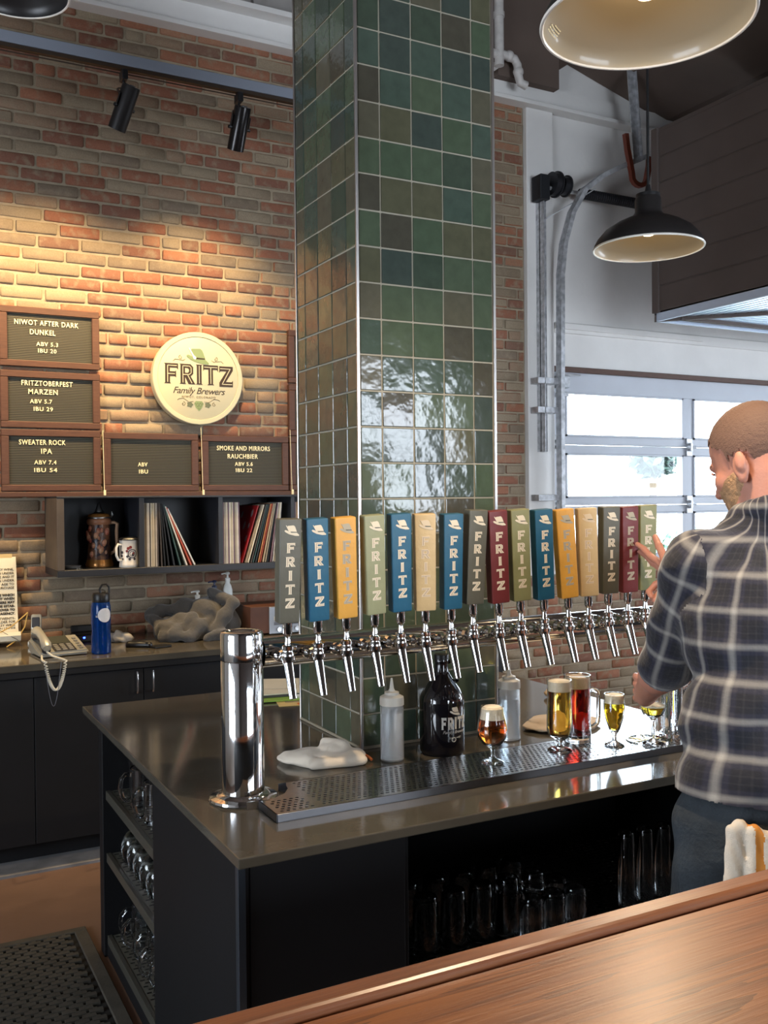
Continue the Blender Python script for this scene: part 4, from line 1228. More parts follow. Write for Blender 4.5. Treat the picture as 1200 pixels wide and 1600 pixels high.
# ---- blue bottle
wb = empty('water_bottle', (.915, 4.545, Z), 'translucent blue water bottle with white round sticker and black loop lid', 'bottle'); wb.scale = (1.18,) * 3
bl = mat('blue_tritan', srgb(24, 84, 168), .12, trans=.75, ior=1.3)
B().lathe([(0, 0), (.034, 0), (.037, .004), (.0375, .05), (.035, .09), (.0375, .12), (.0375, .185), (.034, .2), (.031, .205), (.029, .2), (.034, .18), (.034, .01), (0, .008)], 36).build('body', bl, wb)
B().lathe([(0, .006), (.0335, .006), (.0335, .1), (0, .1)], 30).build('water', mat('water_blue', srgb(90, 160, 220), .05, trans=.9, ior=1.33), wb)
lid = B().lathe([(0, .2), (.033, .2), (.034, .204), (.034, .228), (.030, .236), (0, .236)], 32).build('lid', M['black'], wb)
b = B(); b.tube([(.0, 0, .235), (-.004, 0, .25), (.006, 0, .268), (.022, 0, .27), (.032, 0, .258), (.033, 0, .24), (.03, 0, .228)], .004, 8); hh = b.build('carry_loop', M['black'], lid)
wrapped('sticker', disc_slices(.3, 0, 1), .0378, -PI / 2, .152, .0275, mat('sticker_white', srgb(214, 214, 216), .4, var=.05, vs=60), wb)
wrapped('side_print', [[(-1, 0), (-.6, 0), (-.6, .08), (-1, .08)], [(-1, .2), (-.7, .2), (-.7, .28), (-1, .28)]], .0377, -PI / 2 - .2, .145, .02, M['white'], wb)

# ---- crumpled bag, wallet, coiled keys
def lumpy(name, prims, vox, m, label, cat, amp=.003, freq=60, k=.015, kind=None):
    rnd_ = np.random.RandomState(abs(hash(label)) % 1000 if False else len(label))
    ph_ = rnd_.rand(6) * 6
    def nz(X, Y, Z_):
        return amp * (np.sin(freq * X + ph_[0] + 1.5 * np.sin(freq * .6 * Y)) * np.sin(freq * .8 * Y + ph_[1]) + .6 * np.sin(freq * 1.3 * Z_ + freq * .7 * X + ph_[2]) + .4 * np.sin(freq * 2.1 * Y - freq * .9 * Z_ + ph_[3]))
    V, Fc = sdf_surface(prims, vox, k, nz)
    zmin = V[:, 2].min()
    return V, Fc
def lumpy_obj(name, prims, vox, m, label, cat, floor_z, **kw):
    V, Fc = lumpy(name, prims, vox, m, label, cat, **kw)
    V[:, 2] = np.maximum(V[:, 2], floor_z)
    c = V.mean(0); c[2] = floor_z
    o_ = link(name, np_mesh(name, V - c, Fc, m), None, tuple(c))
    return tag(o_, label, cat)
I3 = None
lumpy_obj('plastic_bag', [('e', (1.06, 4.86, .925), (.035, .03, .03), I3), ('e', (1.10, 4.84, .92), (.03, .03, .025), I3), ('e', (1.03, 4.88, .92), (.025, .03, .02), I3)], .004, mat('crumpled_bag', srgb(150, 146, 140), .5), 'crumpled pale plastic bag between blue bottle and grey hoodie', 'bag', Z, amp=.005, freq=120)
lumpy_obj('sunglasses_case', [('c', (1.07, 4.66, .912), (1.15, 4.60, .912), .018, .016)], .004, M['black'], 'small black case right of the blue bottle', 'case', Z, amp=.001)
tag(B((0, 0, 0)).box(-.045, .045, -.03, .03, 0, .01, .003, M=Matrix.Translation((1.20, 4.58, Z)) @ Matrix.Rotation(.3, 4, 'Z')).box(-.02, .0, -.031, -.02, .01, .013, .001, M=Matrix.Translation((1.13, 4.62, Z + .028)) @ Matrix.Rotation(.3, 4, 'Z')).build('black_wallet', M['black'], None), 'flat black wallet in front of the hoodie', 'wallet')

# ---- hoodie heap
M['hoodie'] = mat('grey_fleece', srgb(72, 70, 68), .95, bump=.004, bs=60, var=.16, vs=14, sheen=.3)
hz = Z
prims = [('e', (1.40, 4.82, hz + .05), (.17, .13, .075), I3), ('e', (1.50, 4.84, hz + .10), (.11, .10, .10), I3), ('c', (1.24, 4.90, hz + .13), (1.44, 4.86, hz + .15), .03, .045), ('c', (1.22, 4.88, hz + .11), (1.30, 4.80, hz + .05), .02, .04),
         ('c', (1.26, 4.74, hz + .03), (1.36, 4.68, hz + .025), .03, .028), ('c', (1.36, 4.68, hz + .025), (1.50, 4.76, hz + .09), .028, .035), ('c', (1.50, 4.72, hz + .03), (1.62, 4.74, hz + .17), .04, .03),
         ('c', (1.62, 4.76, hz + .17), (1.55, 4.84, hz + .215), .03, .03), ('e', (1.60, 4.80, hz + .06), (.07, .08, .09), I3), ('c', (1.46, 4.66, hz + .02), (1.60, 4.66, hz + .03), .024, .03), ('c', (1.30, 4.70, hz + .03), (1.42, 4.76, hz + .12), .02, .03)]
lumpy_obj('hoodie', prims, .007, M['hoodie'], 'grey fleece hoodie heaped on the back worktop', 'hoodie', Z, amp=.0085, freq=48, k=.006)

# ---- pump bottles behind the heap
def pump_bottle(x, y, h, label, capm, r=.03, body=M['white']):
    rt = empty('pump_bottle', (x, y, Z), label, 'bottle', 'pump bottles behind the hoodie')
    B().lathe([(0, 0), (r, 0), (r + .002, .004), (r + .002, h * .68), (r * .8, h * .76), (.012, h * .80), (.012, h * .83), (0, h * .83)], 28).build('body', body, rt)
    pm = B().lathe([(0, h * .83), (.014, h * .83), (.014, h * .89), (.006, h * .9), (.005, h * .96), (.0, h * .96)], 20).build('collar', capm, rt)
    b = B(); b.lathe([(0, h * .95), (.012, h * .955), (.013, h * .985), (.008, h), (0, h)], 18); b.tube([(0, 0, h * .975), (-.02, -.004, h * .975), (-.036, -.008, h * .965)], .004, 7)
    b.build('pump_head', capm, pm)
pump_bottle(1.505, 4.98, .225, 'white pump bottle, low and left of the others behind the hoodie', M['white'])
pump_bottle(1.615, 5.03, .27, 'white bottle with dark blue pump cap behind the hoodie', mat('navy_cap', srgb(26, 34, 66), .4), .038)
pump_bottle(1.70, 5.06, .31, 'tall slim white pump bottle, highest behind the hoodie', M['white'], .024)

# ---- radio / receiver
rd = empty('stereo_receiver', (1.95, 4.74, Z), 'silver faced stereo receiver with wooden side panels behind the tap tower', 'stereo')
B().box(-.25, .22, -.04, .22, .008, .15, .003).build('case', mat('walnut_case', srgb(84, 50, 34), .5, var=.15, vs=8), rd)
fp = B().box(-.15, .22, -.05, -.038, .004, .146, .003).build('face_plate', mat('face_silver', srgb(140, 144, 150), .35, .5), rd)
B().box(-.115, -.045, -.054, -.048, .105, .128, .001).build('display', mat('display_dark', srgb(24, 34, 36), .2), fp)
B().box(-.125, .05, -.053, -.048, .075, .095, .001).build('tuning_strip', mat('strip_light', srgb(214, 208, 188), .4), fp)
B().box(-.125, .05, -.053, -.048, .05, .066, .001).build('button_row', mat('row_grey', srgb(92, 96, 104), .4), fp)
for x in (-.10, -.05, 0, .05, .1): B().cyl((x, -.062, .028), (x, -.048, .028), .012, n=16).build('knob', M['steel'], fp)
# ================================================================== ISLAND
IX0, IX1, IY0, IY1, IZ = .652, 2.344, 1.892, 3.589, .86
tag(B().box(IX0, IX1, IY0, IY1, IZ - .024, IZ, .003, 2).build('island_worktop', M['counter'], None, False), 'dark slate worktop of the tap island', 'worktop')
ic = empty('island_cabinet', (1.5, 2.7, 0), 'black tap island cabinet with open glass shelves at its left end and front', 'cabinet')
o = (1.5, 2.7, 0); T = IZ - .0245
def ib(name, q, m=M['laminate'], bev=.0015, parent=ic): return B(o).box(*q, bev).build(name, m, parent, False)
ib('end_panel', (.69, .712, 1.995, 2.745, 0, T)); ib('end_panel', (.69, 1.14, 3.44, 3.50, 0, T))
ib('partition', (.712, 1.12, 2.745, 2.765, 0, T)); ib('back_panel', (1.12, 1.14, 2.745, 3.44, 0, T))
ib('plinth', (.70, 1.12, 2.765, 3.44, .0, .045))
ib('front_panel', (.712, 1.10, 1.993, 2.012, 0, T)); ib('front_panel', (1.10, 2.30, 1.993, 2.012, 0, .40)); ib('side_panel', (2.28, 2.30, 2.012, 3.50, 0, T)); ib('side_panel', (1.10, 1.12, 2.012, 2.745, .0, T))
ib('rear_panel', (1.14, 2.28, 3.48, 3.50, 0, T)); ib('bay_back', (1.12, 2.28, 2.60, 2.62, .40, T)); ib('bay_floor', (1.12, 2.28, 2.012, 2.60, .400, .415)); ib('top_rail', (1.12, 2.28, 1.993, 2.02, T - .035, T))
ib('corner_strip', (.682, .70, 1.985, 2.003, 0, T), mat('corner_steel', srgb(74, 80, 88), .3, .6))
M['liner'] = mat('shelf_liner_grey', srgb(96, 94, 84), .5, .2)
def perforated(b, x0, x1, y0, y1, z, th, pitch, r, square=False, stagger=True, inner=True):
    """sheet with real holes"""
    ny = int((y1 - y0) / pitch); nx = int((x1 - x0) / pitch)
    mx = ((x1 - x0) - nx * pitch) / 2; my = ((y1 - y0) - ny * pitch) / 2
    bm = b.bm
    def quad(a, c, d, e): bm.faces.new([bm.verts.new((p[0], p[1], z)) for p in (a, c, d, e)])
    if my > 1e-5:
        quad((x0, y0), (x1, y0), (x1, y0 + my), (x0, y0 + my)); quad((x0, y1 - my), (x1, y1 - my), (x1, y1), (x0, y1))
    for j in range(ny):
        ya = y0 + my + j * pitch; off = pitch / 2 if (stagger and j % 2) else 0
        n = nx - (1 if off else 0)
        xa = x0 + mx + off
        if xa - x0 > 1e-5:
            quad((x0, ya), (xa, ya), (xa, ya + pitch), (x0, ya + pitch)); xe = xa + n * pitch
            quad((xe, ya), (x1, ya), (x1, ya + pitch), (xe, ya + pitch))
        for i in range(n):
            cx, cy = xa + (i + .5) * pitch, ya + pitch / 2
            h = pitch / 2
            C = [bm.verts.new((cx + sx * h, cy + sy * h, z)) for sx, sy in ((-1, -1), (1, -1), (1, 1), (-1, 1))]
            if square:
                H = [bm.verts.new((cx + sx * r, cy + sy * r * .55, z)) for sx, sy in ((-1, -1), (1, -1), (1, 1), (-1, 1))]
                for k in range(4):
                    m_ = (k + 1) % 4
                    bm.faces.new((C[k], C[m_], H[m_], H[k]))
            else:
                A = [-112.5 + 45 * k for k in range(8)]
                H = [bm.verts.new((cx + r * math.cos(math.radians(a)), cy + r * math.sin(math.radians(a)), z)) for a in A]
                for k in range(4):
                    m_ = (k + 1) % 4
                    bm.faces.new((C[k], C[m_], H[2 * k + 1], H[2 * k]))
                    bm.faces.new((C[m_], H[(2 * k + 2) % 8], H[2 * k + 1]))
                if inner:
                    L = [bm.verts.new((v.co.x, v.co.y, z - th)) for v in H]
                    for k in range(8): bm.faces.new((H[k], H[(k + 1) % 8], L[(k + 1) % 8], L[k]))
SH = (.585, .365, .075)
for z in SH:
    s_ = ib('shelf_board', (.715, 1.12, 2.77, 3.435, z - .022, z - .006))
    B(o).box(.700, .715, 2.77, 3.435, z - .03, z + .002, .001).build('front_lip', mat('lip_metal', srgb(84, 82, 74), .45, .4) if z == .585 else bpy.data.materials['lip_metal'], s_, False)
    b = B(o); perforated(b, .716, 1.118, 2.775, 3.43, z, .004, .022, .0075, True, True); b.build('perforated_liner', M['liner'], s_, False, kind='stuff')
b = B(o); perforated(b, 1.13, 2.27, 2.02, 2.59, .4185, .003, .024, .008); b.build('perforated_liner', mat('bay_liner', srgb(66, 64, 62), .5, .2), ic, False, kind='stuff')

# ================================================================== DRIP TRAY
TX0, TX1, TY0, TY1, TZ = .802, 2.30, 2.059, 2.285, .88
dt = empty('drip_tray', (1.5, 2.17, IZ), 'long perforated stainless drip tray under the beer taps', 'tray')
o = (1.5, 2.17, IZ)
b = B(o)
b.box(TX0, TX1, TY0, TY0 + .004, IZ + .0005, TZ, .0008); b.box(TX0, TX0 + .003, TY0, 2.19, IZ + .0005, TZ); b.box(TX1 - .003, TX1, TY0, TY1, IZ + .0005, TZ); b.box(.895, TX1, TY1 - .003, TY1, IZ + .0005, TZ)
b.box(TX0, TX1, TY0, 2.16, IZ + .0005, IZ + .002); b.box(.90, TX1, 2.16, TY1, IZ + .0005, IZ + .002)
b.build('pan', mat('pan_shaded_steel', (.16, .16, .17), .3, 1.0), dt, False)  # pan steel darkened in colour so the plate holes look shaded
b = B(o)
perforated(b, .915, TX1 - .006, TY0 + .006, TY1 - .005, TZ, .0015, .0155, .0046)
perforated(b, TX0 + .005, .915, TY0 + .006, 2.165, TZ, .0015, .0155, .0046)
def q_(*p): b.bm.faces.new([b.bm.verts.new((x, y, TZ)) for x, y in p])
arc = [(.81 + .099 * math.cos(a), 2.272 + .099 * math.sin(a)) for a in (-1.95, -1.6, -1.2, -.8, -.4, -.05)]
q_((TX0, 2.165), (TX0, 2.18), arc[0], arc[1], (.835, 2.165)); q_((.835, 2.165), arc[1], arc[2], (.88, 2.165)); q_((.88, 2.165), arc[2], arc[3], (.915, 2.20), (.915, 2.165)); q_(arc[3], arc[4], (.915, 2.24), (.915, 2.20)); q_(arc[4], arc[5], (.915, 2.28), (.915, 2.24))
q_((TX0, TY0), (TX1, TY0), (TX1, TY0 + .006), (TX0, TY0 + .006)); q_((TX0, TY0 + .006), (TX0 + .005, TY0 + .006), (TX0 + .005, 2.165), (TX0, 2.165)); q_((.915, TY1 - .005), (TX1, TY1 - .005), (TX1, TY1), (.915, TY1))
b.build('perforated_plate', M['steel'], dt, False)
b = B(o); pr = None
for p0, p1 in zip(arc[:-1], arc[1:]):
    v = [b.bm.verts.new((p0[0], p0[1], TZ)), b.bm.verts.new((p1[0], p1[1], TZ)), b.bm.verts.new((p1[0], p1[1], IZ + .001)), b.bm.verts.new((p0[0], p0[1], IZ + .001))]; b.bm.faces.new(v)
b.build('notch_edge', M['steel'], dt)
rz_ = empty('glass_rinser', (2.01, 2.15, TZ + .0005), 'round glass rinser ring set in the tray below the server\'s hand', 'rinser')
B().lathe([(.055, 0), (.062, 0), (.062, .003), (.055, .003)], 40, close=True).build('ring', M['chrome'], rz_)
b = B()
for k in range(6): b.box(.008, .055, -.0025, .0025, 0, .002, M=Matrix.Rotation(k * PI / 3, 4, 'Z'))
b.lathe([(0, 0), (.01, 0), (.01, .003), (0, .004)], 16); b.build('spokes', mat('brass', (.6, .45, .2), .3, 1.0), rz_)

# ================================================================== TAP TOWER
TC = (.798, 2.272)
tt = empty('tap_tower', (TC[0], TC[1], IZ), 'polished steel bridge tap tower spanning the island', 'tap tower')
o = (TC[0], TC[1], IZ)
for cx in (TC[0], 2.255):
    c = (cx, TC[1], 0)
    B(o).lathe([(.05, IZ + .0005), (.082, IZ + .0005), (.085, IZ + .004), (.083, IZ + .009), (.066, IZ + .012), (.06, IZ + .018), (.0535, IZ + .02), (.05, IZ + .02)], 56, c).build('base_flange', M['chrome'], tt)
    B(o).lathe([(.0525, IZ + .001), (.0525, 1.204), (.0515, 1.2055)], 64, c).build('post', M['chrome'], tt)
    B(o).lathe([(.0515, 1.206), (.0530, 1.2075), (.0530, 1.270), (.0505, 1.276), (.046, 1.278), (.040, 1.277), (.038, 1.2745), (0, 1.2745)], 64, c).build('cap', M['chrome'], tt)
b = B(o); b.cyl((TC[0] + .05, TC[1] + .005, 1.2185), (2.205, TC[1] + .005, 1.2185), .0385, n=48)
b.build('bridge_tube', M['chrome'], tt)

# ================================================================== TAPS
HC = {'grey': srgb(86, 84, 72), 'blue': srgb(24, 84, 112), 'yellow': srgb(206, 152, 62), 'sage': srgb(140, 142, 108), 'tan': srgb(192, 166, 122), 'maroon': srgb(104, 38, 38), 'olive': srgb(128, 128, 88)}
for k, c in HC.items():
    M['h_' + k] = mat('handle_' + k, c, .45, bump=.0012, bs=50, var=.06, vs=20)
M['lt_white'] = mat('letter_white', srgb(218, 206, 182), .5)
M['lt_grey'] = mat('letter_worn', srgb(170, 160, 138), .5)
M['lt_tan'] = mat('letter_tan', srgb(206, 186, 156), .5)
M['lt_in'] = mat('letter_inline', srgb(150, 132, 118), .5)
HB = {}
def handle_body(key):
    if key not in HB:
        t = bmesh.new(); bmesh.ops.create_cube(t, size=1.0)
        for v in t.verts:
            w = .0285 if v.co.z > 0 else .0265
            v.co = Vector((w * (1 if v.co.x > 0 else -1), .0165 * (1 if v.co.y > 0 else -1) , .252 if v.co.z > 0 else 0))
        bmesh.ops.bevel(t, geom=list(t.edges), offset=.0045, segments=3, affect='EDGES', profile=.6)
        b = B(); b.add(t); HB[key] = b.mesh('handle', M['h_' + key], True, .4)
    return HB[key]
HD = {}
def decor(kind):
    """hat, letters and inline meshes for a handle, shared"""
    if kind in HD: return HD[kind]
    lm = {'w': M['lt_white'], 'g': M['lt_grey'], 't': M['lt_tan']}[kind]
    y = -.0168
    b = B(); b.addmesh(HM['crown'], xz(.002, y, .224, .038, d=.02)).addmesh(HM['brim'], xz(.002, y - .0002, .224, .038, d=.02)).addmesh(HM['feather'], xz(.002, y - .0006, .224, .038, d=.02))
    hat_ = b.mesh('hat_emblem', lm, False)
    b = B(); b.addmesh(HM['band'], xz(.002, y - .0008, .224, .038, d=.02)); band = b.mesh('hat_band', M['h_grey'], False)
    ls, ins = [], []
    for i, ch in enumerate('FRITZ'):
        z = .1825 - .0333 * i - .012
        w = GW[ch] * .0325
        b = B(); b.addmesh(GM[ch], xz(-w / 2, y, z, .0238, sx=w / GW[ch], d=.02)); ls.append(b.mesh('letter', lm, False))
        b = B(); b.addmesh(GI[ch], xz(-w / 2, y - .0004, z, .0238, sx=w / GW[ch], d=.02)); ins.append(b.mesh('inline', M['lt_in'], False))
    HD[kind] = (hat_, band, ls, ins)
    return HD[kind]
FAU = None
def faucet_meshes():
    y0 = .0   # faucet centre; shank goes to +Y
    b = B(); b.cyl((0, .018, 0), (0, .068, 0), .0105, n=18).cyl((0, .050, 0), (0, .0665, 0), .0165, n=20).cyl((0, .020, 0), (0, .034, 0), .0155, n=8)
    b.cyl((0, .036, 0), (0, .048, 0), .0125, .0165, 20); shank = b.mesh('shank', M['chrome'])
    b = B(); b.lathe([(0, -.020), (.011, -.018), (.0145, -.010), (.0155, .004), (.0145, .012), (.0125, .015), (.0125, .018), (.0145, .020), (.0145, .028), (.011, .031), (0, .031)], 22)
    b.cyl((0, 0, -.002), (0, .022, -.002), .0125, .0105, 18)
    b.lathe([(.011, -.006), (.0185, -.004), (.0185, .004), (.011, .006)], 22, (0, 0, .0)); body = b.mesh('faucet_body', M['chrome'])
    b = B(); d = Vector((.0, -.030, -.082)); s0 = Vector((0, -.002, -.012))
    b.cyl(s0, s0 + d, .0125, .0088, 20); b.cyl(s0 + d, s0 + d * 1.01, .0088, .0070, 20); spout = b.mesh('spout', M['chrome'])
    b = B(); b.lathe([(.0075, .030), (.0075, .038), (.0062, .044), (.0062, .050), (.0095, .054), (.0115, .060), (.0120, .088), (.0, .088)], 20); lever = b.mesh('lever_collar', M['chrome'])
    b = B(); b.cyl((0, .035, -.0125), (0, .05, -.0125), .004, n=8); b.cyl((-.01, .03, .0), (.01, .03, 0), .005, n=10); scr = b.mesh('tightening_lug', M['chrome'])
    return shank, body, spout, lever, scr
FAU = faucet_meshes()
HL = [('grey', 'w', .873, -.001, 0, 1.291), ('blue', 'w', .953, -.012, 0, 1.291), ('yellow', 'g', 1.030, -.014, 0, 1.293), ('sage', 'w', 1.110, -.015, .02, 1.297), ('blue', 'w', 1.185, -.011, -.05, 1.299), ('tan', 't', 1.258, -.005, -.30, 1.297),
      ('blue', 'w', 1.337, -.006, -.08, 1.296), ('grey', 'w', 1.405, .002, -.02, 1.305), ('maroon', 'w', 1.490, -.019, -.10, 1.303), ('olive', 'w', 1.562, -.016, -.16, 1.305), ('blue', 'w', 1.642, -.019, -.10, 1.304), ('yellow', 'g', 1.727, -.026, -.20, 1.304),
      ('tan', 't', 1.800, -.013, -.36, 1.305), ('grey', 'w', 1.873, -.008, -.14, 1.308), ('maroon', 'g', 1.947, -.013, -.12, 1.308), ('olive', 'w', 2.014, -.008, -.18, 1.311)]
NM = ['slate grey handle, nearest the left tower post', 'blue handle between the leftmost slate grey and yellow ones', 'mustard yellow handle between the blue and sage ones', 'sage green handle between the mustard and blue ones',
      'blue handle between the sage and tan ones', 'tan handle standing between two blue ones', 'blue handle between tan and slate grey ones at the column', 'slate grey handle between blue and maroon ones', 'maroon handle between slate grey and olive ones, before the column edge',
      'olive handle between the maroon and blue ones', 'blue handle between the olive and yellow ones', 'mustard yellow handle in front of the roll-up door', 'tan handle in front of the door, right of the yellow one', 'slate grey handle between tan and maroon ones before the door',
      'maroon handle the man\'s fingers touch', 'olive handle behind the man\'s raised hand']
for i, (c, k, x, lean, rz, zb) in enumerate(HL):
    fz = zb - .072
    tp = empty('beer_tap', (x + .004, 2.165, fz), 'chrome beer tap with ' + NM[i], 'beer tap', 'beer taps on the bridge tube')
    for nm, me in zip(('shank', 'faucet_body', 'spout', 'lever_collar', 'tightening_lug'), FAU): link(nm, me, tp)
    hb = link('handle', handle_body(c), tp, (-.002, -.002, .086), (.075, math.atan2(lean, .25), rz))
    # lean follows world X; body leans back a little
    hat_, band, ls, ins = decor(k)
    link('hat_emblem', hat_, hb); link('hat_band', band, hb)
    for a in ls: link('letter', a, hb)
    for a in ins: link('inline', a, hb)

# ================================================================== GLASSES
def liquid(name, col, dens=1.0):
    return mat(name, col, .02, trans=1.0, ior=1.33)
M['amber'] = liquid('amber_beer', srgb(226, 120, 40)); M['pale'] = liquid('pale_beer', srgb(244, 206, 96)); M['red'] = liquid('red_beer', srgb(150, 24, 14)); M['gold'] = liquid('golden_beer', srgb(240, 206, 60))
M['foam'] = mat('foam', srgb(236, 222, 196), .7, bump=.002, bs=220)
M['foam_t'] = mat('tan_foam', srgb(226, 200, 164), .7, bump=.002, bs=220)
def shell(prof, t):
    """outer profile list from foot up; returns closed lathe profile with inner wall from index i0"""
    return prof
def beer_glass(name, loc, label, cat, outer, inner, liq, zl, zf, foam, group=None, handle=None, foam_mat=None, crown=.004):
    r = empty(name, loc, label, cat, group)
    prof = outer + inner[::-1]
    B().lathe(prof, 44).build('glass', M['glass'], r)
    rz = lambda z: float(np.interp(z, [p[1] for p in inner], [p[0] for p in inner]))
    if liq:
        z0 = inner[0][1]
        zs = [z0 + (zl - z0) * j / 14 for j in range(15)]
        lp = [(0, z0 + .0006)] + [(max(rz(z) - .0006, .0005), z + (.0006 if j == 0 else 0)) for j, z in enumerate(zs)] + [(0, zl)]
        B().lathe(lp, 40).build('beer', liq, r)
    if foam:
        zs = [zl + .0004, (zl + zf) / 2, zf]
        fp = [(0, zl + .0004)] + [(rz(z) - .0008, z) for z in zs] + [(rz(zf) * .7, zf + crown * .7), (0, zf + crown)]
        B().lathe(fp, 40).build('foam', foam_mat or M['foam'], r)
    if handle: handle(r)
    return r
TT = TZ + .0006
# amber goblet
beer_glass('beer_goblet', (1.476, 2.175, TT), 'stemmed goblet of amber beer with white head on the drip tray', 'glass',
    [(0, 0), (.030, 0), (.032, .002), (.026, .006), (.010, .012), (.0055, .022), (.0055, .036), (.010, .041), (.028, .052), (.039, .070), (.0415, .088), (.039, .110), (.033, .134), (.0315, .154)],
    [(0, .046), (.008, .047), (.026, .056), (.037, .072), (.0395, .088), (.037, .110), (.031, .134), (.0300, .154)], M['amber'], .120, .148, True, crown=.009)
# tall pale weizen with stem
beer_glass('tall_beer_glass', (1.713, 2.185, TT), 'tall footed glass of pale beer in front of the red mug', 'glass',
    [(0, 0), (.034, 0), (.036, .002), (.028, .006), (.012, .011), (.007, .018), (.007, .024), (.014, .030), (.031, .042), (.0365, .058), (.0365, .090), (.0345, .150), (.0345, .202)],
    [(0, .036), (.012, .037), (.028, .045), (.0345, .060), (.0345, .090), (.0325, .150), (.0328, .202)], M['pale'], .170, .198, True)
def mug_handle(r):
    b = B(); b.tube([(.036, 0, .145), (.050, 0, .150), (.064, 0, .143), (.068, 0, .125), (.068, 0, .07), (.064, 0, .048), (.050, 0, .038), (.036, 0, .040)], [.008, .0075, .007, .0065, .0065, .007, .008, .009], 12)
    h_ = b.build('handle', M['glass'], r); h_.rotation_euler = (0, 0, -.25)
beer_glass('beer_mug', (1.826, 2.245, TT), 'handled glass mug of dark red beer behind the tall pale glass', 'glass',
    [(0, 0), (.038, 0), (.040, .003), (.040, .02), (.0385, .05), (.039, .19), (.0395, .196)],
    [(0, .012), (.030, .013), (.0365, .022), (.0365, .05), (.037, .19), (.0378, .196)], M['red'], .158, .19, True, handle=mug_handle, foam_mat=M['foam_t'])
# tulip
beer_glass('tulip_glass', (1.884, 2.150, TT), 'small tulip glass of golden beer, right of the red mug', 'glass',
    [(0, 0), (.028, 0), (.0295, .002), (.02, .007), (.007, .014), (.0055, .024), (.007, .032), (.015, .045), (.025, .075), (.030, .10), (.0305, .118), (.0285, .150)],
    [(0, .040), (.006, .041), (.013, .048), (.0235, .077), (.0284, .10), (.0289, .118), (.0272, .150)], M['gold'], .124, .146, True)
# goblet being filled in the hand and the clear glass behind it
HG = (1.985, 2.10, TT + .004)
beer_glass('stemmed_glass', HG, 'stemmed glass with a little beer held in the man\'s left hand', 'glass',
    [(0, 0), (.030, 0), (.031, .002), (.02, .006), (.008, .012), (.005, .024), (.005, .066), (.010, .074), (.028, .084), (.036, .102), (.037, .130), (.033, .175)],
    [(0, .079), (.008, .080), (.026, .088), (.0345, .103), (.0355, .130), (.0318, .175)], M['gold'], .108, .112, True)
EG = empty('clear_tumbler', (2.105, 2.16, TT), 'empty clear straight glass behind the held stemmed glass', 'glass')
B().lathe([(0, 0), (.038, 0), (.039, .003), (.042, .15), (.0405, .15), (.037, .01), (0, .009)], 40).build('glass', M['glass'], EG)

# shelf glasses -----------------------------------------------------
def once(fn, store={}):
    if fn not in store: store[fn] = fn()
    return store[fn]
def m_tall():
    return B().lathe([(0, 0), (.030, 0), (.031, .004), (.035, .17), (.0335, .17), (.029, .012), (0, .012)], 28).mesh('glass', M['glass'])
def m_tall_up():   # upside down
    return B().lathe([(.033, 0), (.0345, .002), (.0335, .12), (.030, .158), (.027, .162), (0, .162), (0, .150), (.026, .150), (.0315, .12), (.0325, .004)], 24, close=False).mesh('glass', M['glass'])
def m_bowl():
    return B().lathe([(.030, 0), (.0315, .002), (.037, .03), (.0385, .05), (.035, .075), (.02, .098), (.008, .106), (.005, .112), (.005, .13), (.012, .138), (.030, .142), (.030, .145), (0, .145), (0, .139), (.004, .136), (.0035, .110), (.018, .094), (.033, .074), (.0365, .05), (.035, .03), (.0295, .003)], 24).mesh('glass', M['glass'])
def m_mug():
    b = B(); b.lathe([(0, 0), (.037, 0), (.040, .004), (.040, .13), (.0385, .132), (.036, .13), (.036, .012), (0, .012)], 26)
    b.tube([(-.038, 0, .11), (-.055, 0, .114), (-.068, 0, .10), (-.072, 0, .07), (-.066, 0, .04), (-.052, 0, .026), (-.038, 0, .030)], [.007] * 7, 9)
    return b.mesh('glass', M['glass'])
def m_dimple():
    b = B(); b.lathe([(0, 0), (.040, 0), (.045, .008), (.048, .04), (.045, .09), (.041, .12), (.0395, .12), (.043, .09), (.045, .04), (.041, .012), (0, .010)], 24)
    for k in range(8):
        a = 2 * PI * k / 8
        b.sphere((.046 * math.cos(a), .046 * math.sin(a), .045), .012, 8, 6, (.3, .8, 1.6))
    b.tube([(-.042, 0, .105), (-.062, 0, .108), (-.080, 0, .09), (-.084, 0, .06), (-.076, 0, .035), (-.06, 0, .022), (-.044, 0, .028)], [.0075] * 7, 9)
    return b.mesh('glass', M['glass'])
def put(name, fn, x, y, z, label, group, rz=0.0):
    o_ = link(name, once(fn), None, (x, y, z + .0008), (0, 0, rz))
    return tag(o_, label, 'glass', group)
rnd = random.Random(9)
for j, y in enumerate((2.86, 2.94, 3.02, 3.10, 3.18, 3.26)):
    if j in (2, 3, 4): put('glass_mug', m_mug, .772, y + .02 * (j > 2), SH[0], 'clear handled mug on the top end shelf, %s from the near end' % ORD[j], 'mugs on the top end shelf', rnd.uniform(-.3, .3)) if j != 3 else None
    put('tall_glass', m_tall, .86 if j in (2, 3, 4) else .775, y, SH[0], 'clear tall glass on the top end shelf, %s from the near end' % ORD[j], 'tall glasses on the top end shelf')
for j in range(5): put('tall_glass', m_tall, .95, 2.84 + j * .10, SH[0], 'clear tall glass, rear row of the top end shelf, %s from the near end' % ORD[j], 'rear tall glasses on the top end shelf')
for j in range(7):
    put('tasting_glass', m_bowl, .765, 2.81 + j * .085, SH[1], 'upturned stemmed glass, front row of the middle end shelf, %s from the near end' % ORD[j], 'upturned glasses, front row of the middle end shelf')
    put('tasting_glass', m_bowl, .85, 2.83 + j * .085, SH[1], 'upturned stemmed glass, rear row of the middle end shelf, %s from the near end' % ORD[j], 'upturned glasses, second row of the middle end shelf')
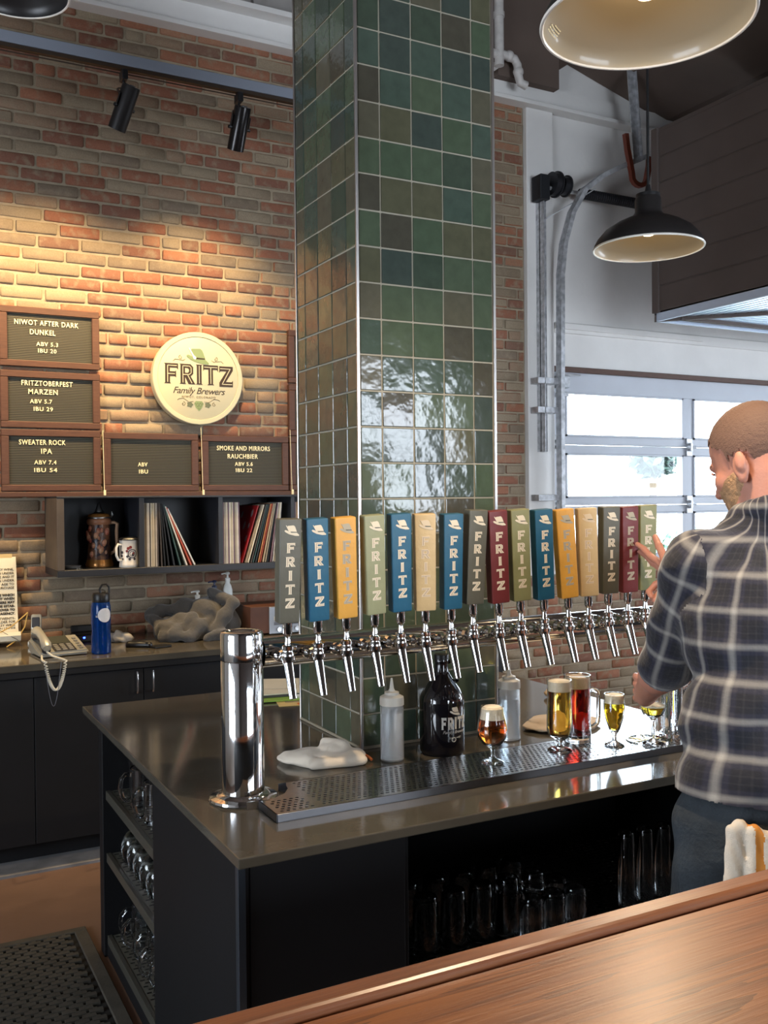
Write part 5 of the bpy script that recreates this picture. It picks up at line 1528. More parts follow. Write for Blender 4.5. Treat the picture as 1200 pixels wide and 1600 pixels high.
for j in range(6):
    put('dimpled_mug', m_dimple, .800 + .012 * (j % 2), 2.83 + j * .108, SH[2], 'dimpled glass mug, bottom end shelf, front row, %s from the near end' % ORD[j], 'dimpled mugs on the bottom end shelf', rnd.uniform(-.15, .15))
    put('dimpled_mug', m_dimple, .985, 2.84 + j * .108, SH[2], 'dimpled glass mug, bottom end shelf, rear row, %s from the near end' % ORD[j], 'rear dimpled mugs on the bottom end shelf', rnd.uniform(-.15, .15))
for i in range(5):
    for j in range(2):
        put('pint_glass', m_tall_up, 1.235 + i * .085, 2.13 + j * .10, .4192, 'upturned pint glass in the front bay, %s row, %s from the left' % (('front', 'rear')[j], ORD[i]), 'pint glasses in the front bay')
def m_short(): return B().lathe([(.031, 0), (.032, .002), (.032, .11), (.029, .118), (0, .118), (0, .108), (.028, .108), (.0305, .1), (.0305, .003)], 24).mesh('glass', M['glass'])
for i in range(3):
    for j in range(2):
        put('short_glass', m_short, 1.53 + i * .072 - .0 * j, 2.075 + j * .08, .4192, 'upturned short glass in the front bay, %s row, %s from the left' % (('front', 'rear')[j], ORD[i]), 'short glasses in the front bay')
def m_slim(): return B().lathe([(.024, 0), (.025, .002), (.023, .21), (.020, .216), (0, .216), (0, .206), (.0195, .205), (.0225, .19), (.0235, .003)], 24).mesh('glass', M['glass'])
for i in range(3):
    put('slim_glass', m_slim, 1.90 + i * .07, 2.12, .4192, 'upturned slim tall glass by the man\'s leg, %s from the left' % ORD[i], 'slim glasses in the front bay')

# ================================================================== THINGS ON THE ISLAND
IT = IZ + .0006
def squeeze(x, y, label, fill):
    r = empty('squeeze_bottle', (x, y, IT), label, 'bottle', 'squeeze bottles by the column')
    pl = mat('clear_plastic', (.93, .95, .97), .22, trans=.85, ior=1.3)
    B().lathe([(0, 0), (.030, 0), (.0335, .003), (.0335, .152), (.030, .158), (.0285, .160), (.0285, .156), (.0315, .15), (.0315, .006), (0, .005)], 40).build('body', pl, r)
    B().lathe([(0, .006), (.0308, .006), (.0308, fill), (0, fill)], 36).build('liquid', mat('bottle_water', (.86, .92, .98), .1, trans=.8, ior=1.33), r)
    B().lathe([(.030, .156), (.0345, .157), (.0345, .172), (.0335, .180), (.026, .184), (.021, .186), (.0205, .193), (.010, .196), (.0065, .203), (.0028, .232), (0, .233)], 36).build('nozzle_cap', mat('cap_white', srgb(222, 216, 204), .4, trans=.25), r)
squeeze(1.287, 2.400, 'clear squeeze bottle with white nozzle in front of the column, left of the growler', .135)
squeeze(1.712, 2.430, 'clear squeeze bottle behind the amber goblet, right of the growler', .125)

gr = empty('growler_jug', (1.454, 2.402, IT), 'dark glass growler jug with white FRITZ print against the column', 'jug')
B().lathe([(0, 0), (.058, 0), (.0635, .005), (.0655, .012), (.0655, .150), (.063, .166), (.052, .188), (.036, .212), (.025, .228), (.0205, .238), (.0195, .262), (.0215, .264), (.0215, .272), (.0195, .276), (.017, .276), (.0165, .236), (.034, .206), (.060, .160), (.062, .014), (.05, .008), (0, .007)], 56).build('body', mat('growler_glass', (.006, .005, .007), .05, coat=.6, ior=1.5), gr)
b = B(); b.tube([(.018, 0, .262), (.034, 0, .268), (.046, 0, .262), (.050, 0, .248), (.049, 0, .225), (.044, 0, .207), (.036, 0, .207)], .0058, 10)
h_ = b.build('loop_handle', bpy.data.materials['growler_glass'], gr); h_.rotation_euler = (0, 0, -.45)
B().lathe([(0, .286), (.0205, .286), (.0215, .284), (.0215, .266), (.0205, .265)], 28).build('cap', M['black'], gr)
pw = mat('print_white', srgb(186, 184, 178), .6)
A0 = -1.58; s_ = .030
b = B(); xx = -.043
for ch in 'FRITZ':
    sw = .0225
    wrap_mesh(b, GM[ch], xz(xx, 0, .080, .034, sx=sw, d=.02), .0659, A0 + .08)
    xx += GW[ch] * sw + .0035
b.build('print_lettering', pw, gr, False)
b = B()
for k_ in ('crown', 'brim'): wrap_mesh(b, HM[k_], xz(0, 0, .131, .036, d=.02), .0659, A0 + .08)
b.build('print_hat', pw, gr, False)
b = B(); wrap_mesh(b, text_mesh('Family Brewers', .0125, .0001, shear=.35), xz(0, 0, .0715, 1.0), .0660, A0 + .08)
b.build('print_script', pw, gr, False)
b = B()
for sg in (-1, 1):
    pts = [(A0 + .08 + sg * (.05 + .035 * t) , .055 + .004 * math.sin(t * 3)) for t in range(8)]
    b.tube([(.0660 * math.cos(a), .0660 * math.sin(a), z) for a, z in pts], .0009, 5)
b.tube([(.0660 * math.cos(A0 + .1 * math.cos(t)), .0660 * math.sin(A0 + .1 * math.cos(t)), .050 + .006 * math.sin(t)) for t in np.linspace(0, 6.2, 14)], .0011, 5)
b.build('print_flourish', pw, gr)

M['towel'] = mat('terry_white', srgb(226, 214, 196), .95, bump=.0016, bs=500, sheen=.2)
def towel(name, prims, label, vox=.0035, m=None, stripe=None, amp=.0018, freq=70, fz=IT, k=.01):
    return lumpy_obj(name, prims, vox, m or M['towel'], label, 'towel', fz, amp=amp, freq=freq, k=k)
def slab(cx, cy, cz, rx, ry, rz_, ang=0.0, tilt=0.0):
    R = (Matrix.Rotation(ang, 3, 'Z') @ Matrix.Rotation(tilt, 3, 'X'))
    return ('e', (cx, cy, cz), (rx, ry, rz_), [list(r_) for r_ in R])
z_ = IT
tw = towel('bar_towel', [slab(1.08, 2.50, z_ + .012, .095, .07, .014, -.5), slab(1.14, 2.46, z_ + .022, .085, .06, .014, -.6), slab(1.15, 2.49, z_ + .036, .045, .05, .016, -.4), slab(1.06, 2.50, z_ + .02, .06, .05, .014, -.4), ('c', (1.02, 2.53, z_ + .012), (1.06, 2.43, z_ + .012), .014, .016), ('c', (1.13, 2.52, z_ + .045), (1.16, 2.46, z_ + .045), .012, .012), ('c', (1.05, 2.42, z_ + .012), (1.19, 2.39, z_ + .014), .013, .013)],
           'folded white terry towel on the island left of the column')
b = B(); b.tube([(1.165, 2.50, z_ + .036), (1.20, 2.455, z_ + .026), (1.222, 2.42, z_ + .012), (1.226, 2.408, z_ + .006)], .0045, 6)
b.build('orange_hem', mat('orange_stripe', srgb(200, 110, 60), .9), None)
hem = bpy.data.objects['orange_hem']; hem.parent = tw; hem.matrix_parent_inverse = Matrix.Translation(-tw.location)
towel('cleaning_cloth', [slab(1.93, 2.47, z_ + .010, .12, .085, .010, -.15), slab(1.96, 2.50, z_ + .018, .10, .07, .010, -.2), slab(2.0, 2.46, z_ + .012, .09, .06, .010, .1)], 'beige folded cloth lying behind the tall pale glass', m=mat('cloth_beige', srgb(206, 184, 158), .95, bump=.001, bs=300), fz=z_)
towel('folded_rag', [('c', (2.20, 2.86, z_ + .02), (2.30, 2.80, z_ + .035), .016, .018), ('c', (2.30, 2.80, z_ + .035), (2.315, 2.83, z_ + .075), .014, .008), slab(2.24, 2.86, z_ + .014, .06, .05, .012)], 'curled tan rag on the far island corner behind the mug', m=bpy.data.materials['cloth_beige'], fz=z_)

# papers left of the column
def sheet(name, x, y, z, w, h, ang, m, label, th=.0012):
    r = tag(B().box(-w / 2, w / 2, -h / 2, h / 2, 0, th).build(name, m, None, False), label, 'paper', 'papers beside the column')
    r.location = (x, y, z); r.rotation_euler = (0, 0, ang)
    return r
sheet('orange_leaflet', 1.405, 3.27, z_, .24, .17, -.25, mat('leaflet_cream', srgb(224, 196, 130), .6), 'cream leaflet with orange block at the bottom of the paper pile')
q = B().box(-.05, .06, -.075, -.045, .0012, .0016).build('orange_block', mat('orange_print', srgb(216, 112, 52), .6), bpy.data.objects['orange_leaflet'], False)
q = B().box(-.09, .08, -.03, .07, .0012, .0016).build('text_block', mat('grey_print', srgb(170, 150, 120), .6), bpy.data.objects['orange_leaflet'], False)
sheet('green_folder', 1.39, 3.38, z_ + .003, .34, .22, -.22, mat('leaf_green_card', srgb(150, 190, 84), .5), 'bright green card sheet under the white papers', .003)
sheet('grey_binder', 1.40, 3.43, z_ + .007, .32, .20, -.2, mat('binder_grey', srgb(86, 82, 82), .5), 'thin dark grey binder between green card and white papers', .009)
sheet('white_papers', 1.39, 3.45, z_ + .017, .36, .24, -.18, M['paper'], 'white papers, top of the pile left of the column', .004)
sheet('white_sheet', 1.45, 3.49, z_ + .022, .28, .2, -.42, M['paper'], 'single white sheet askew on the white papers', .001)
mk = empty('marker_pen', (1.375, 3.30, z_ + .012), 'white marker pen with black cap lying on the green card', 'pen', rz=-.15)
B().cyl((-.03, 0, 0), (.045, 0, 0), .0075, n=14).build('barrel', M['white'], mk); B().cyl((.045, 0, 0), (.075, 0, 0), .008, n=14).build('cap', M['black'], mk)

# ================================================================== FLOOR MAT
fm = empty('rubber_mat', (.1, 3.0, 0), 'black rubber drainage mat on the floor beside the island', 'mat')
o = (.1, 3.0, 0)
mx0, mx1, my0, my1 = -.55, .672, 2.1, 3.70
b = B(o); b.box(mx0, mx1, my0, my1, .0006, .004)
b.build('base_sheet', mat('mat_base', srgb(34, 32, 28), .9), fm, False)
b = B(o)
for q in ((mx0, mx1, my1 - .035, my1), (mx1 - .045, mx1, my0, my1 - .035)): b.box(q[0], q[1], q[2], q[3], .004, .014, .003)
b.build('border', M['rubber'], fm, False)
b = B(o)
p = .052
for j in range(int((my1 - .04 - my0) / (p / 2))):
    for i in range(int((mx1 - .05 - mx0) / p)):
        x = mx0 + i * p + (p / 2 if j % 2 else 0); y = my0 + j * p / 2
        b.box(x, x + p * .80, y, y + .020, .004, .0135); b.box(x + p * .25, x + p * .5, y + .016, y + p / 2 + .004, .004, .0125)
b.build('raised_bars', M['rubber'], fm, False, kind='stuff')

# ================================================================== OAK BAR (near side)
br = empty('oak_bar', (.8, .6, 0), 'varnished oak bar top with raised edge in the foreground', 'bar')
o = (.8, .6, 0)
B(o).box(-2.4, 4.2, .30, .894, 1.035, 1.0725, .002).build('bar_top', M['bar'], br, False)
b = B(o)
prof = [(.899, 1.040), (.899, 1.078), (.901, 1.0805), (.905, 1.082), (.928, 1.082), (.932, 1.080), (.935, 1.076), (.935, 1.035), (.899, 1.035)]
b.prism(prof, -2.4, 4.2, 'x'); b.build('edge_rail', M['rail'], br, False)
B(o).box(-2.4, 4.2, .894, .899, 1.036, 1.066).build('groove_shade_strip', mat('groove_shade', srgb(52, 28, 18), .6), br, False)  # dark fill that paints the shadow line in the gap beside the rail
B(o).box(-2.4, 4.2, .60, .86, 0, 1.034).build('bar_front', M['laminate'], br, False)

# ================================================================== PENDANTS
M['shade_out'] = mat('shade_black', srgb(40, 38, 38), .35, .2)
M['shade_in'] = mat('shade_inside', srgb(150, 140, 120), .42, coat=.3)
M['rim'] = mat('shade_rim', srgb(220, 216, 208), .3)
def pendant(x, y, z, label, R=.20, energy=70, sticker=False, top=ZC, lit=True):
    r = empty('pendant_lamp', (x, y, z), label, 'pendant lamp', 'pendant lamps over the bar')
    out = [(R, 0), (R * .985, .016), (R * .93, .036), (R * .80, .066), (R * .60, .092), (R * .42, .108), (R * .30, .118), (.052, .128), (.048, .135), (.048, .180), (.044, .188)]
    B().lathe(out, 72).build('shade_outside', M['shade_out'], r)
    inn = [(R - .003, .0005), (R * .975, .013), (R * .915, .032), (R * .86, .040), (R * .785, .062), (R * .59, .088), (R * .41, .104), (R * .29, .114), (.03, .124), (0, .125)]
    si = B().lathe(inn, 72).build('shade_inside', M['shade_in'], r)
    B().lathe([(R - .004, 0), (R - .002, -.003), (R + .002, -.003), (R + .0035, .0015), (R + .001, .004)], 72).build('rim', M['rim'], r)
    B().lathe([(.044, .186), (.044, .20), (.02, .206), (.012, .21), (.008, .235), (0, .235)], 28).build('socket', M['black'], r)
    b = B(); b.cyl((0, 0, .23), (0, 0, top - z), .005, n=8); b.build('rod', M['black'], r)
    if not lit:
        si.data = si.data.copy(); si.data.materials[0] = M['shade_out']
        return r
    bm_ = mat('bulb_glow', (1, .85, .6), .4, emit=(1, .74, .42), es=6)
    B().lathe([(0, .046), (.018, .049), (.030, .062), (.033, .078), (.028, .094), (.015, .108), (.013, .124)], 28).build('bulb', bm_, r)
    l = light('pendant_glow', 'POINT', (x, y, z + .040), None, .28, (1, .74, .46), shadow_soft_size=.03)
    light('pendant_beam', 'SPOT', (x, y, z + .042), (x, y, 0), energy, (1, .76, .50), spot_size=math.radians(158), spot_blend=.5, shadow_soft_size=.03)
    if sticker:
        b = B(); a0 = math.radians(118)
        # label on the flat of the shade's inside, near the rim
        for row in range(4):
            for seg in range(6 - (row == 3) * 2):
                t = row / 3
                rr = R * (.955 - .05 * t) - .002; zz = .021 + .012 * t
                a = a0 + seg * .045
                b.box(-.0036, .0036, -.0012, .0012, -.0004, .0004, M=Matrix.Translation((rr * math.cos(a), rr * math.sin(a), zz)) @ Matrix.Rotation(a + PI / 2, 4, 'Z') @ Matrix.Rotation(.6, 4, 'X'))
        b.build('sticker', mat('sticker_pale', srgb(250, 240, 205), .5), si, False)
    return r
pendant(1.324, 1.407, 2.512, 'large black pendant lamp with glowing bulb at the top edge', sticker=True)
pendant(2.555, 2.713, 2.523, 'smaller-looking dark pendant lamp hanging before the roll-up door', energy=60, top=4.27)
pendant(.42, 3.32, 3.25, 'dark unlit round lamp shade peeking in at the upper left corner', R=.17, lit=False)
# ================================================================== THE SERVER BEHIND THE BAR
def Rz3(a): return np.array([[math.cos(a), -math.sin(a), 0], [math.sin(a), math.cos(a), 0], [0, 0, 1]])
def Rx3(a): return np.array([[1, 0, 0], [0, math.cos(a), -math.sin(a)], [0, math.sin(a), math.cos(a)]])
A = lambda *v: np.array(v, float)
HS = 1.05
HCn = A(1.782, 1.556, 1.683)
HR = Rz3(math.radians(4)) @ Rx3(math.radians(-24))
BRt = Rz3(math.radians(-15))
hp_ = lambda x, y, z: HCn + HR @ (A(x, y, z) * HS)
def he(x, y, z, rx, ry, rz_, rot=None, k=.014):
    R = HR if rot is None else HR @ rot
    return ('e', tuple(hp_(x, y, z)), (rx * HS, ry * HS, rz_ * HS), R.tolist(), k)
def hcap(a, b, r0, r1, k=.012): return ('c', tuple(hp_(*a)), tuple(hp_(*b)), r0, r1, k)
def be(c, r, k=.03): return ('e', tuple(c), r, BRt.tolist(), k)
def cp(a, b, r0, r1, k=.02): return ('c', tuple(a), tuple(b), r0, r1, k)
pel, wai, che, upb, nck = A(1.668, 1.445, .95), A(1.700, 1.468, 1.12), A(1.748, 1.50, 1.32), A(1.775, 1.515, 1.42), A(1.785, 1.530, 1.572)
lsh, lel, lwr = A(1.615, 1.572, 1.452), A(1.672, 1.720, 1.205), A(1.828, 1.965, 1.066)
rsh, rel, rwr = A(1.945, 1.470, 1.455), A(1.995, 1.705, 1.225), A(1.930, 1.905, 1.352)
lhp, lkn, lan = A(1.572, 1.460, .90), A(1.545, 1.500, .49), A(1.555, 1.455, .085)
rhp, rkn, ran = A(1.765, 1.412, .90), A(1.790, 1.465, .49), A(1.800, 1.425, .085)
head_prims = [he(0, -.010, .034, .076, .099, .088), he(0, .030, -.028, .062, .064, .086), he(0, .044, -.080, .046, .044, .032), he(0, .079, .018, .046, .016, .013, k=.01),
  hcap((0, .090, .006), (0, .113, -.034), .0075, .0115, .01), he(.010, .100, -.038, .009, .010, .008, k=.006), he(-.010, .100, -.038, .009, .010, .008, k=.006),
  he(.038, .058, -.028, .024, .024, .022), he(-.038, .058, -.028, .024, .024, .022), he(0, .090, -.064, .022, .010, .009, k=.006), he(0, .076, -.100, .020, .018, .016)]
for sg in (-1, 1):
    er = Rz3(sg * -.35) @ Rx3(.15)
    head_prims += [he(sg * .077, -.016, -.026, .007, .017, .029, er, .005), he(sg * .083, -.024, -.016, .0065, .012, .022, er, .005), he(sg * .076, -.010, -.050, .007, .009, .011, er, .005)]
neck = [('c', tuple(hp_(0, -.030, -.05)), tuple(nck + A(0, -.01, -.02)), .056, .064, .03)]
def hand_left():
    g = A(1.985, 2.10, 0); P = []
    zs = [1.078, 1.057, 1.036, 1.016]
    at = lambda ang, r, z: (g[0] + r * math.cos(math.radians(ang)), g[1] + r * math.sin(math.radians(ang)), z)
    L = [1.0, 1.08, 1.0, .82]
    for i, z in enumerate(zs):
        kn = at(205, .068, z + .004); a1 = at(172, .056, z + .004); a2 = at(172 - 44 * L[i], .048, z); a3 = at(172 - 78 * L[i], .046, z - .003)
        P.append(cp(lwr + A(.012, .012, .018 - .012 * i), kn, .017, .0125, .014))
        P += [cp(kn, a1, .0105, .0098, .006), cp(a1, a2, .0096, .0088, .003), cp(a2, a3, .0088, .0078, .003)]
    t0, t1, t2, t3 = lwr + A(.02, .0, -.004), at(232, .062, 1.045), at(262, .052, 1.056), at(292, .047, 1.060)
    P += [cp(t0, t1, .018, .0145, .014), cp(t1, t2, .0125, .0108, .006), cp(t2, t3, .0106, .0090, .003)]
    return P
def hand_right():
    P = []
    kn = [A(1.938, 2.010, 1.412), A(1.948, 2.012, 1.392), A(1.954, 2.006, 1.371), A(1.956, 1.996, 1.350)]
    tips = [[A(1.936, 2.055, 1.432), A(1.944, 2.088, 1.450), A(1.950, 2.122, 1.463)], [A(1.950, 2.060, 1.412), A(1.958, 2.094, 1.430), A(1.964, 2.128, 1.440)],
            [A(1.945, 2.044, 1.352), A(1.925, 2.050, 1.332), A(1.916, 2.030, 1.320)], [A(1.946, 2.028, 1.330), A(1.928, 2.030, 1.312), A(1.921, 2.010, 1.304)]]
    for i in range(4):
        P.append(cp(rwr + A(.0, .012, .012 - .008 * i), kn[i], .017, .0125, .014))
        a = kn[i]
        for j, (q, r0, r1) in enumerate(zip(tips[i], (.0105, .0096, .0086), (.0096, .0086, .0074))):
            P.append(cp(a, q, r0, r1, .005 if j == 0 else .003)); a = q
    t1, t2, t3 = A(1.916, 1.975, 1.425), A(1.928, 2.012, 1.462), A(1.946, 2.045, 1.486)
    P += [cp(rwr + A(-.004, .02, .014), t1, .017, .014, .014), cp(t1, t2, .012, .0108, .005), cp(t2, t3, .0104, .0088, .003)]
    return P
torso = [be(pel, (.150, .100, .12)), be(wai, (.135, .095, .13)), be(che + A(0, 0, -.03), (.150, .10, .15)), be(upb + A(0, 0, -.05), (.150, .08, .08)), cp(nck + A(0, 0, -.04), lsh, .040, .045, .02), cp(nck + A(0, 0, -.04), rsh, .040, .045, .02)]
arms = [cp(lsh, lel, .050, .041), cp(lel, lel * .62 + lwr * .38, .042, .044), cp(lel * .62 + lwr * .38, lwr, .044, .029), cp(rsh, rel, .050, .041), cp(rel, rel * .62 + rwr * .38, .042, .044), cp(rel * .62 + rwr * .38, rwr, .044, .029)]
legs = [cp(lhp, lkn, .068, .050), cp(lkn, lan, .050, .036), cp(rhp, rkn, .068, .050), cp(rkn, ran, .050, .036)]
for an, kn_ in ((lan, lkn), (ran, rkn)):
    legs.append(cp(an + A(0, -.01, -.03), an + A(.04, .13, -.045), .036, .026))
man = empty('person', (1.66, 1.44, 0), 'person in plaid shirt and dark jeans, back turned, one hand on the taps', 'person')
MO = np.array([1.66, 1.44, 0])
M['skin'] = mat('skin', srgb(184, 128, 108), .5, bump=.0006, bs=160, var=.07, vs=18, coat=.0)
bpy.data.materials['skin'].node_tree.nodes['Principled BSDF'].inputs['Subsurface Weight'].default_value = .12
bpy.data.materials['skin'].node_tree.nodes['Principled BSDF'].inputs['Subsurface Radius'].default_value = (.012, .005, .003)
V, Fc = sdf_surface(head_prims + neck + torso + arms + legs + hand_left() + hand_right(), .004, .02)
link('body', np_mesh('body', V - MO, Fc, M['skin']), man)
def loc_head(V): return (V - HCn) @ HR / HS
# hair: short, a thin shell over the scalp
def shell_from(prims, vox, keep, m, name, noise=None, k=.014):
    V, Fc = sdf_surface(prims, vox, k, noise)
    L = loc_head(V)
    c = L[Fc].mean(1)
    kp = keep(c)
    Fk = Fc[kp]
    used, inv = np.unique(Fk, return_inverse=True)
    return link(name, np_mesh(name, V[used] - MO, inv.reshape(Fk.shape), m), man), L[used]
hn = lambda amp, f: (lambda X, Y, Z_: amp * np.sin(f * X + 2 * np.sin(f * .3 * Z_)) * np.sin(f * Y) * np.sin(f * 1.1 * Z_ + 1))
grow = lambda ps, g: [('e', p[1], tuple(r + g for r in p[2]), p[3], p[4]) if p[0] == 'e' else ('c', p[1], p[2], p[3] + g, p[4] + g, p[5]) for p in ps]
def hair_keep(c):
    x, y, z = c[:, 0], c[:, 1], c[:, 2]
    line = np.where(y > .05, .062 + (y - .05) * .3, np.where(y > .012, .022 + (y - .012) * 1.05, np.where(y > -.040, .006, -.078)))
    edge = .004 * np.sin(x * 300) + .003 * np.sin(y * 410)
    return z > line + edge
def hair_material():
    m, nt, p = nodes('short_hair')
    tc = N(nt, 'ShaderNodeTexCoord'); sp = N(nt, 'ShaderNodeSeparateXYZ'); nt.links.new(tc.outputs['Object'], sp.inputs[0])
    mr = N(nt, 'ShaderNodeMapRange'); mr.inputs[1].default_value = 1.61; mr.inputs[2].default_value = 1.76; nt.links.new(sp.outputs[2], mr.inputs[0])
    nz = N(nt, 'ShaderNodeTexNoise'); nz.inputs['Scale'].default_value = 320; nz.inputs['Detail'].default_value = 3; nt.links.new(tc.outputs['Object'], nz.inputs['Vector'])
    ad = N(nt, 'ShaderNodeMath', operation='MULTIPLY_ADD'); ad.inputs[1].default_value = .5; nt.links.new(nz.outputs[0], ad.inputs[0])
    s2 = N(nt, 'ShaderNodeMath', operation='SUBTRACT'); s2.inputs[1].default_value = .25; nt.links.new(mr.outputs[0], s2.inputs[0]); nt.links.new(s2.outputs[0], ad.inputs[2])
    c = ramp(nt, ad.outputs[0], [(0, srgb(150, 112, 94)), (.3, srgb(116, 86, 72)), (1, srgb(100, 76, 64))])
    nt.links.new(c, p.inputs['Base Color']); p.inputs['Roughness'].default_value = .75
    bp = N(nt, 'ShaderNodeBump'); bp.inputs['Distance'].default_value = .002; nt.links.new(nz.outputs[0], bp.inputs['Height']); nt.links.new(bp.outputs[0], p.inputs['Normal'])
    return m
M['hair'] = hair_material()
hair, _ = shell_from(grow(head_prims[:2], .003), .003, hair_keep, M['hair'], 'hair', hn(.0012, 420))
#([he(0, .015, .060, .066, .082, .070)], .003, lambda c: c[:, 2] > .088, M['hair'], 'hair_top', hn(.002, 300))
# 'slightly longer hair on the crown')
def beard_keep(c):
    x, y, z = c[:, 0], c[:, 1], c[:, 2]
    mouth = (np.abs(x) < .02) & (z > -.071) & (z < -.056) & (y > .07)
    return (z < -.038 - np.clip((.05 - y), -1, .04) * -.3 + .003 * np.sin(x * 350)) & (y > .004) & ~mouth & (z > -.14)
M['beard'] = mat('beard_hair', srgb(168, 132, 98), .75, bump=.003, bs=380, var=.2, vs=70)
shell_from(grow(head_prims[1:3] + head_prims[-7:-6], .0055) + [he(0, .062, -.104, .036, .036, .026)], .003, beard_keep, M['beard'], 'beard', hn(.002, 380))
for sg in (-1, 1):
    p = hp_(sg * .031, .0715, -.002) - MO
    e = B().sphere(p, .0115, 14, 10).build('eye', mat('eye_white', srgb(226, 220, 212), .15) if sg < 0 else bpy.data.materials['eye_white'], man)
    d = HR @ A(0, 1, 0)
    B().sphere(p + d * .0085, .005, 10, 8).build('iris', mat('iris_blue', srgb(70, 96, 120), .1) if sg < 0 else bpy.data.materials['iris_blue'], e)
    B().tube([hp_(sg * .014, .0925, .020) - MO, hp_(sg * .032, .088, .024) - MO, hp_(sg * .048, .074, .018) - MO], [.003, .0035, .002], 6).build('eyebrow', M['hair'], man)
    B().tube([hp_(sg * .020, .0895, .004) - MO, hp_(sg * .032, .0895, .0065) - MO, hp_(sg * .044, .081, .003) - MO], .0028, 6).build('eyelid', M['skin'], man)

# ---- shirt
lcf = lel * .90 + lwr * .10; rcf = rel * .62 + rwr * .38
sp_t = [be(pel + A(0, 0, .02), (.190, .138, .15)), be(wai, (.180, .134, .15)), be(che + A(0, 0, -.02), (.195, .140, .18)), be(upb + A(0, 0, -.03), (.196, .122, .10)),
        cp(nck + A(0, -.008, -.035), lsh + A(.03, -.01, .0), .058, .062, .03), cp(nck + A(0, -.008, -.035), rsh + A(-.03, .01, 0), .058, .062, .03)]
sp_a = [cp(lsh, lel, .074, .062, .03), cp(lel, lcf, .062, .058, .02), cp(rsh, rel, .074, .064, .03), cp(rel, rcf, .062, .057, .02)]
dL = (lwr - lel) / np.linalg.norm(lwr - lel); dR = (rwr - rel) / np.linalg.norm(rwr - rel)
sp_c = [cp(lcf - dL * .018, lcf + dL * .0, .063, .062, .006), cp(rcf - dR * .018, rcf, .061, .060, .006)]
ring_ = []
nx = nck + A(0, 0, -.002)
for k_ in range(12):
    a0, a1 = 2 * PI * k_ / 12, 2 * PI * (k_ + 1) / 12
    q = lambda a: nx + BRt @ A(.062 * math.cos(a), .062 * math.sin(a) - .004, .016 * -math.sin(a) - .004)
    ring_.append(cp(q(a0), q(a1), .016, .016, .02))
def wr(X, Y, Z_):
    return (.0042 * np.sin(23 * Z_ + 9 * X + 3 * np.sin(11 * Y)) * np.sin(17 * X - 8 * Y) + .003 * np.sin(48 * Z_ + 20 * Y + 2 * np.sin(18 * X)) * np.sin(26 * X + 1.3)
            + .0022 * np.sin(70 * (X * .5 + Z_) + 12 * Y))
V, Fc = sdf_surface(sp_t + sp_a + sp_c + ring_, .006, .03, wr)
def seg_t(P, a, b):
    d = b - a; t = ((P - a) @ d) / (d @ d); tc = np.clip(t, 0, 1)
    return t, np.linalg.norm(P - a - tc[:, None] * d, axis=1)
Bl = (V - che) @ BRt
cls = np.zeros(len(V), int)
tt_ = {}
best = np.full(len(V), 1e9)
# torso score
xl = Bl[:, 0]
in_arm = np.zeros(len(V), int)
for ai, (s0, s1, s2) in enumerate(((lsh, lel, lcf), (rsh, rel, rcf))):
    t1, d1 = seg_t(V, s0, s1); t2, d2 = seg_t(V, s1, s2)
    side = (xl < -.165) if ai == 0 else (xl > .165)
    near = (np.minimum(d1, d2) < .095) & ((side & (V[:, 2] < s0[2] + .09)) | ((V - s0) @ (s1 - s0) / np.linalg.norm(s1 - s0) > .12) & (np.minimum(d1, d2) < .082))
    in_arm[near] = ai + 1
fc = in_arm[Fc]
fcls = np.where((fc == 1).sum(1) >= 2, 1, np.where((fc == 2).sum(1) >= 2, 2, 0))
cent = V[Fc].mean(1)
hem = lambda P: .968 + .012 * np.sin(P[:, 0] * 14)
keep = ~((fcls == 0) & (cent[:, 2] < hem(cent)))
tv = in_arm == 0
V[tv, 2] = np.where((V[tv, 2] < hem(V[tv])) & (V[tv, 2] > hem(V[tv]) - .012), hem(V[tv]), V[tv, 2])
for cc, dd in ((lcf, dL), (rcf, dR)):      # open the cuffs so the forearm comes out
    keep &= ~(((cent - cc) @ dd > .004) & (np.linalg.norm(cent - cc, axis=1) < .1))
#keep &= ~((np.linalg.norm((cent - nx)[:, :2], axis=1) < .050) & (cent[:, 2] > nx[2] - .03))
Fk, fk = Fc[keep], fcls[keep]
uv = np.zeros((len(Fk), 4, 2))
P4 = V[Fk]                                   # n,4,3
def body_uv(P):
    L = (P - che) @ BRt
    ang = np.arctan2(L[..., 0] / .19, -L[..., 1] / .135)
    return np.stack([ang * .165 + .02, L[..., 2] + L[..., 0] * .02], -1)
def arm_uv(P, s0, s1, s2, off):
    d1 = s1 - s0; l1 = np.linalg.norm(d1); e1 = d1 / l1; d2 = s2 - s1; l2 = np.linalg.norm(d2); e2 = d2 / l2
    a1 = (P - s0) @ e1; a2 = l1 + (P - s1) @ e2
    w = np.clip((a1 - l1 + .03) / .06, 0, 1)
    al = a1 * (1 - w) + np.clip(a2, l1, 9) * w
    s = np.cross(e1, A(0, 1, .2)); s /= np.linalg.norm(s); u = np.cross(e1, s)
    r = P - (s0 + e1 * a1[..., None])
    ang = np.arctan2(r @ s, -(r @ u))
    return np.stack([ang * .072 + off, al + .02], -1)
uv_t, uv_l, uv_r = body_uv(P4), arm_uv(P4, lsh, lel, lcf, .03), arm_uv(P4, rsh, rel, rcf, .01)
uv = np.where((fk == 0)[:, None, None], uv_t, np.where((fk == 1)[:, None, None], uv_l, uv_r))
sp_ = uv[:, :, 0].max(1) - uv[:, :, 0].min(1)   # wrap-around faces
wrap = sp_ > .15
uv[wrap] = np.where(uv[wrap][:, :, 0:1] < 0, uv[wrap] + np.array([2 * PI * np.where(fk[wrap] == 0, .165, .072)[:, None], np.zeros((wrap.sum(), 1))]).transpose(1, 2, 0).reshape(wrap.sum(), 1, 2), uv[wrap])
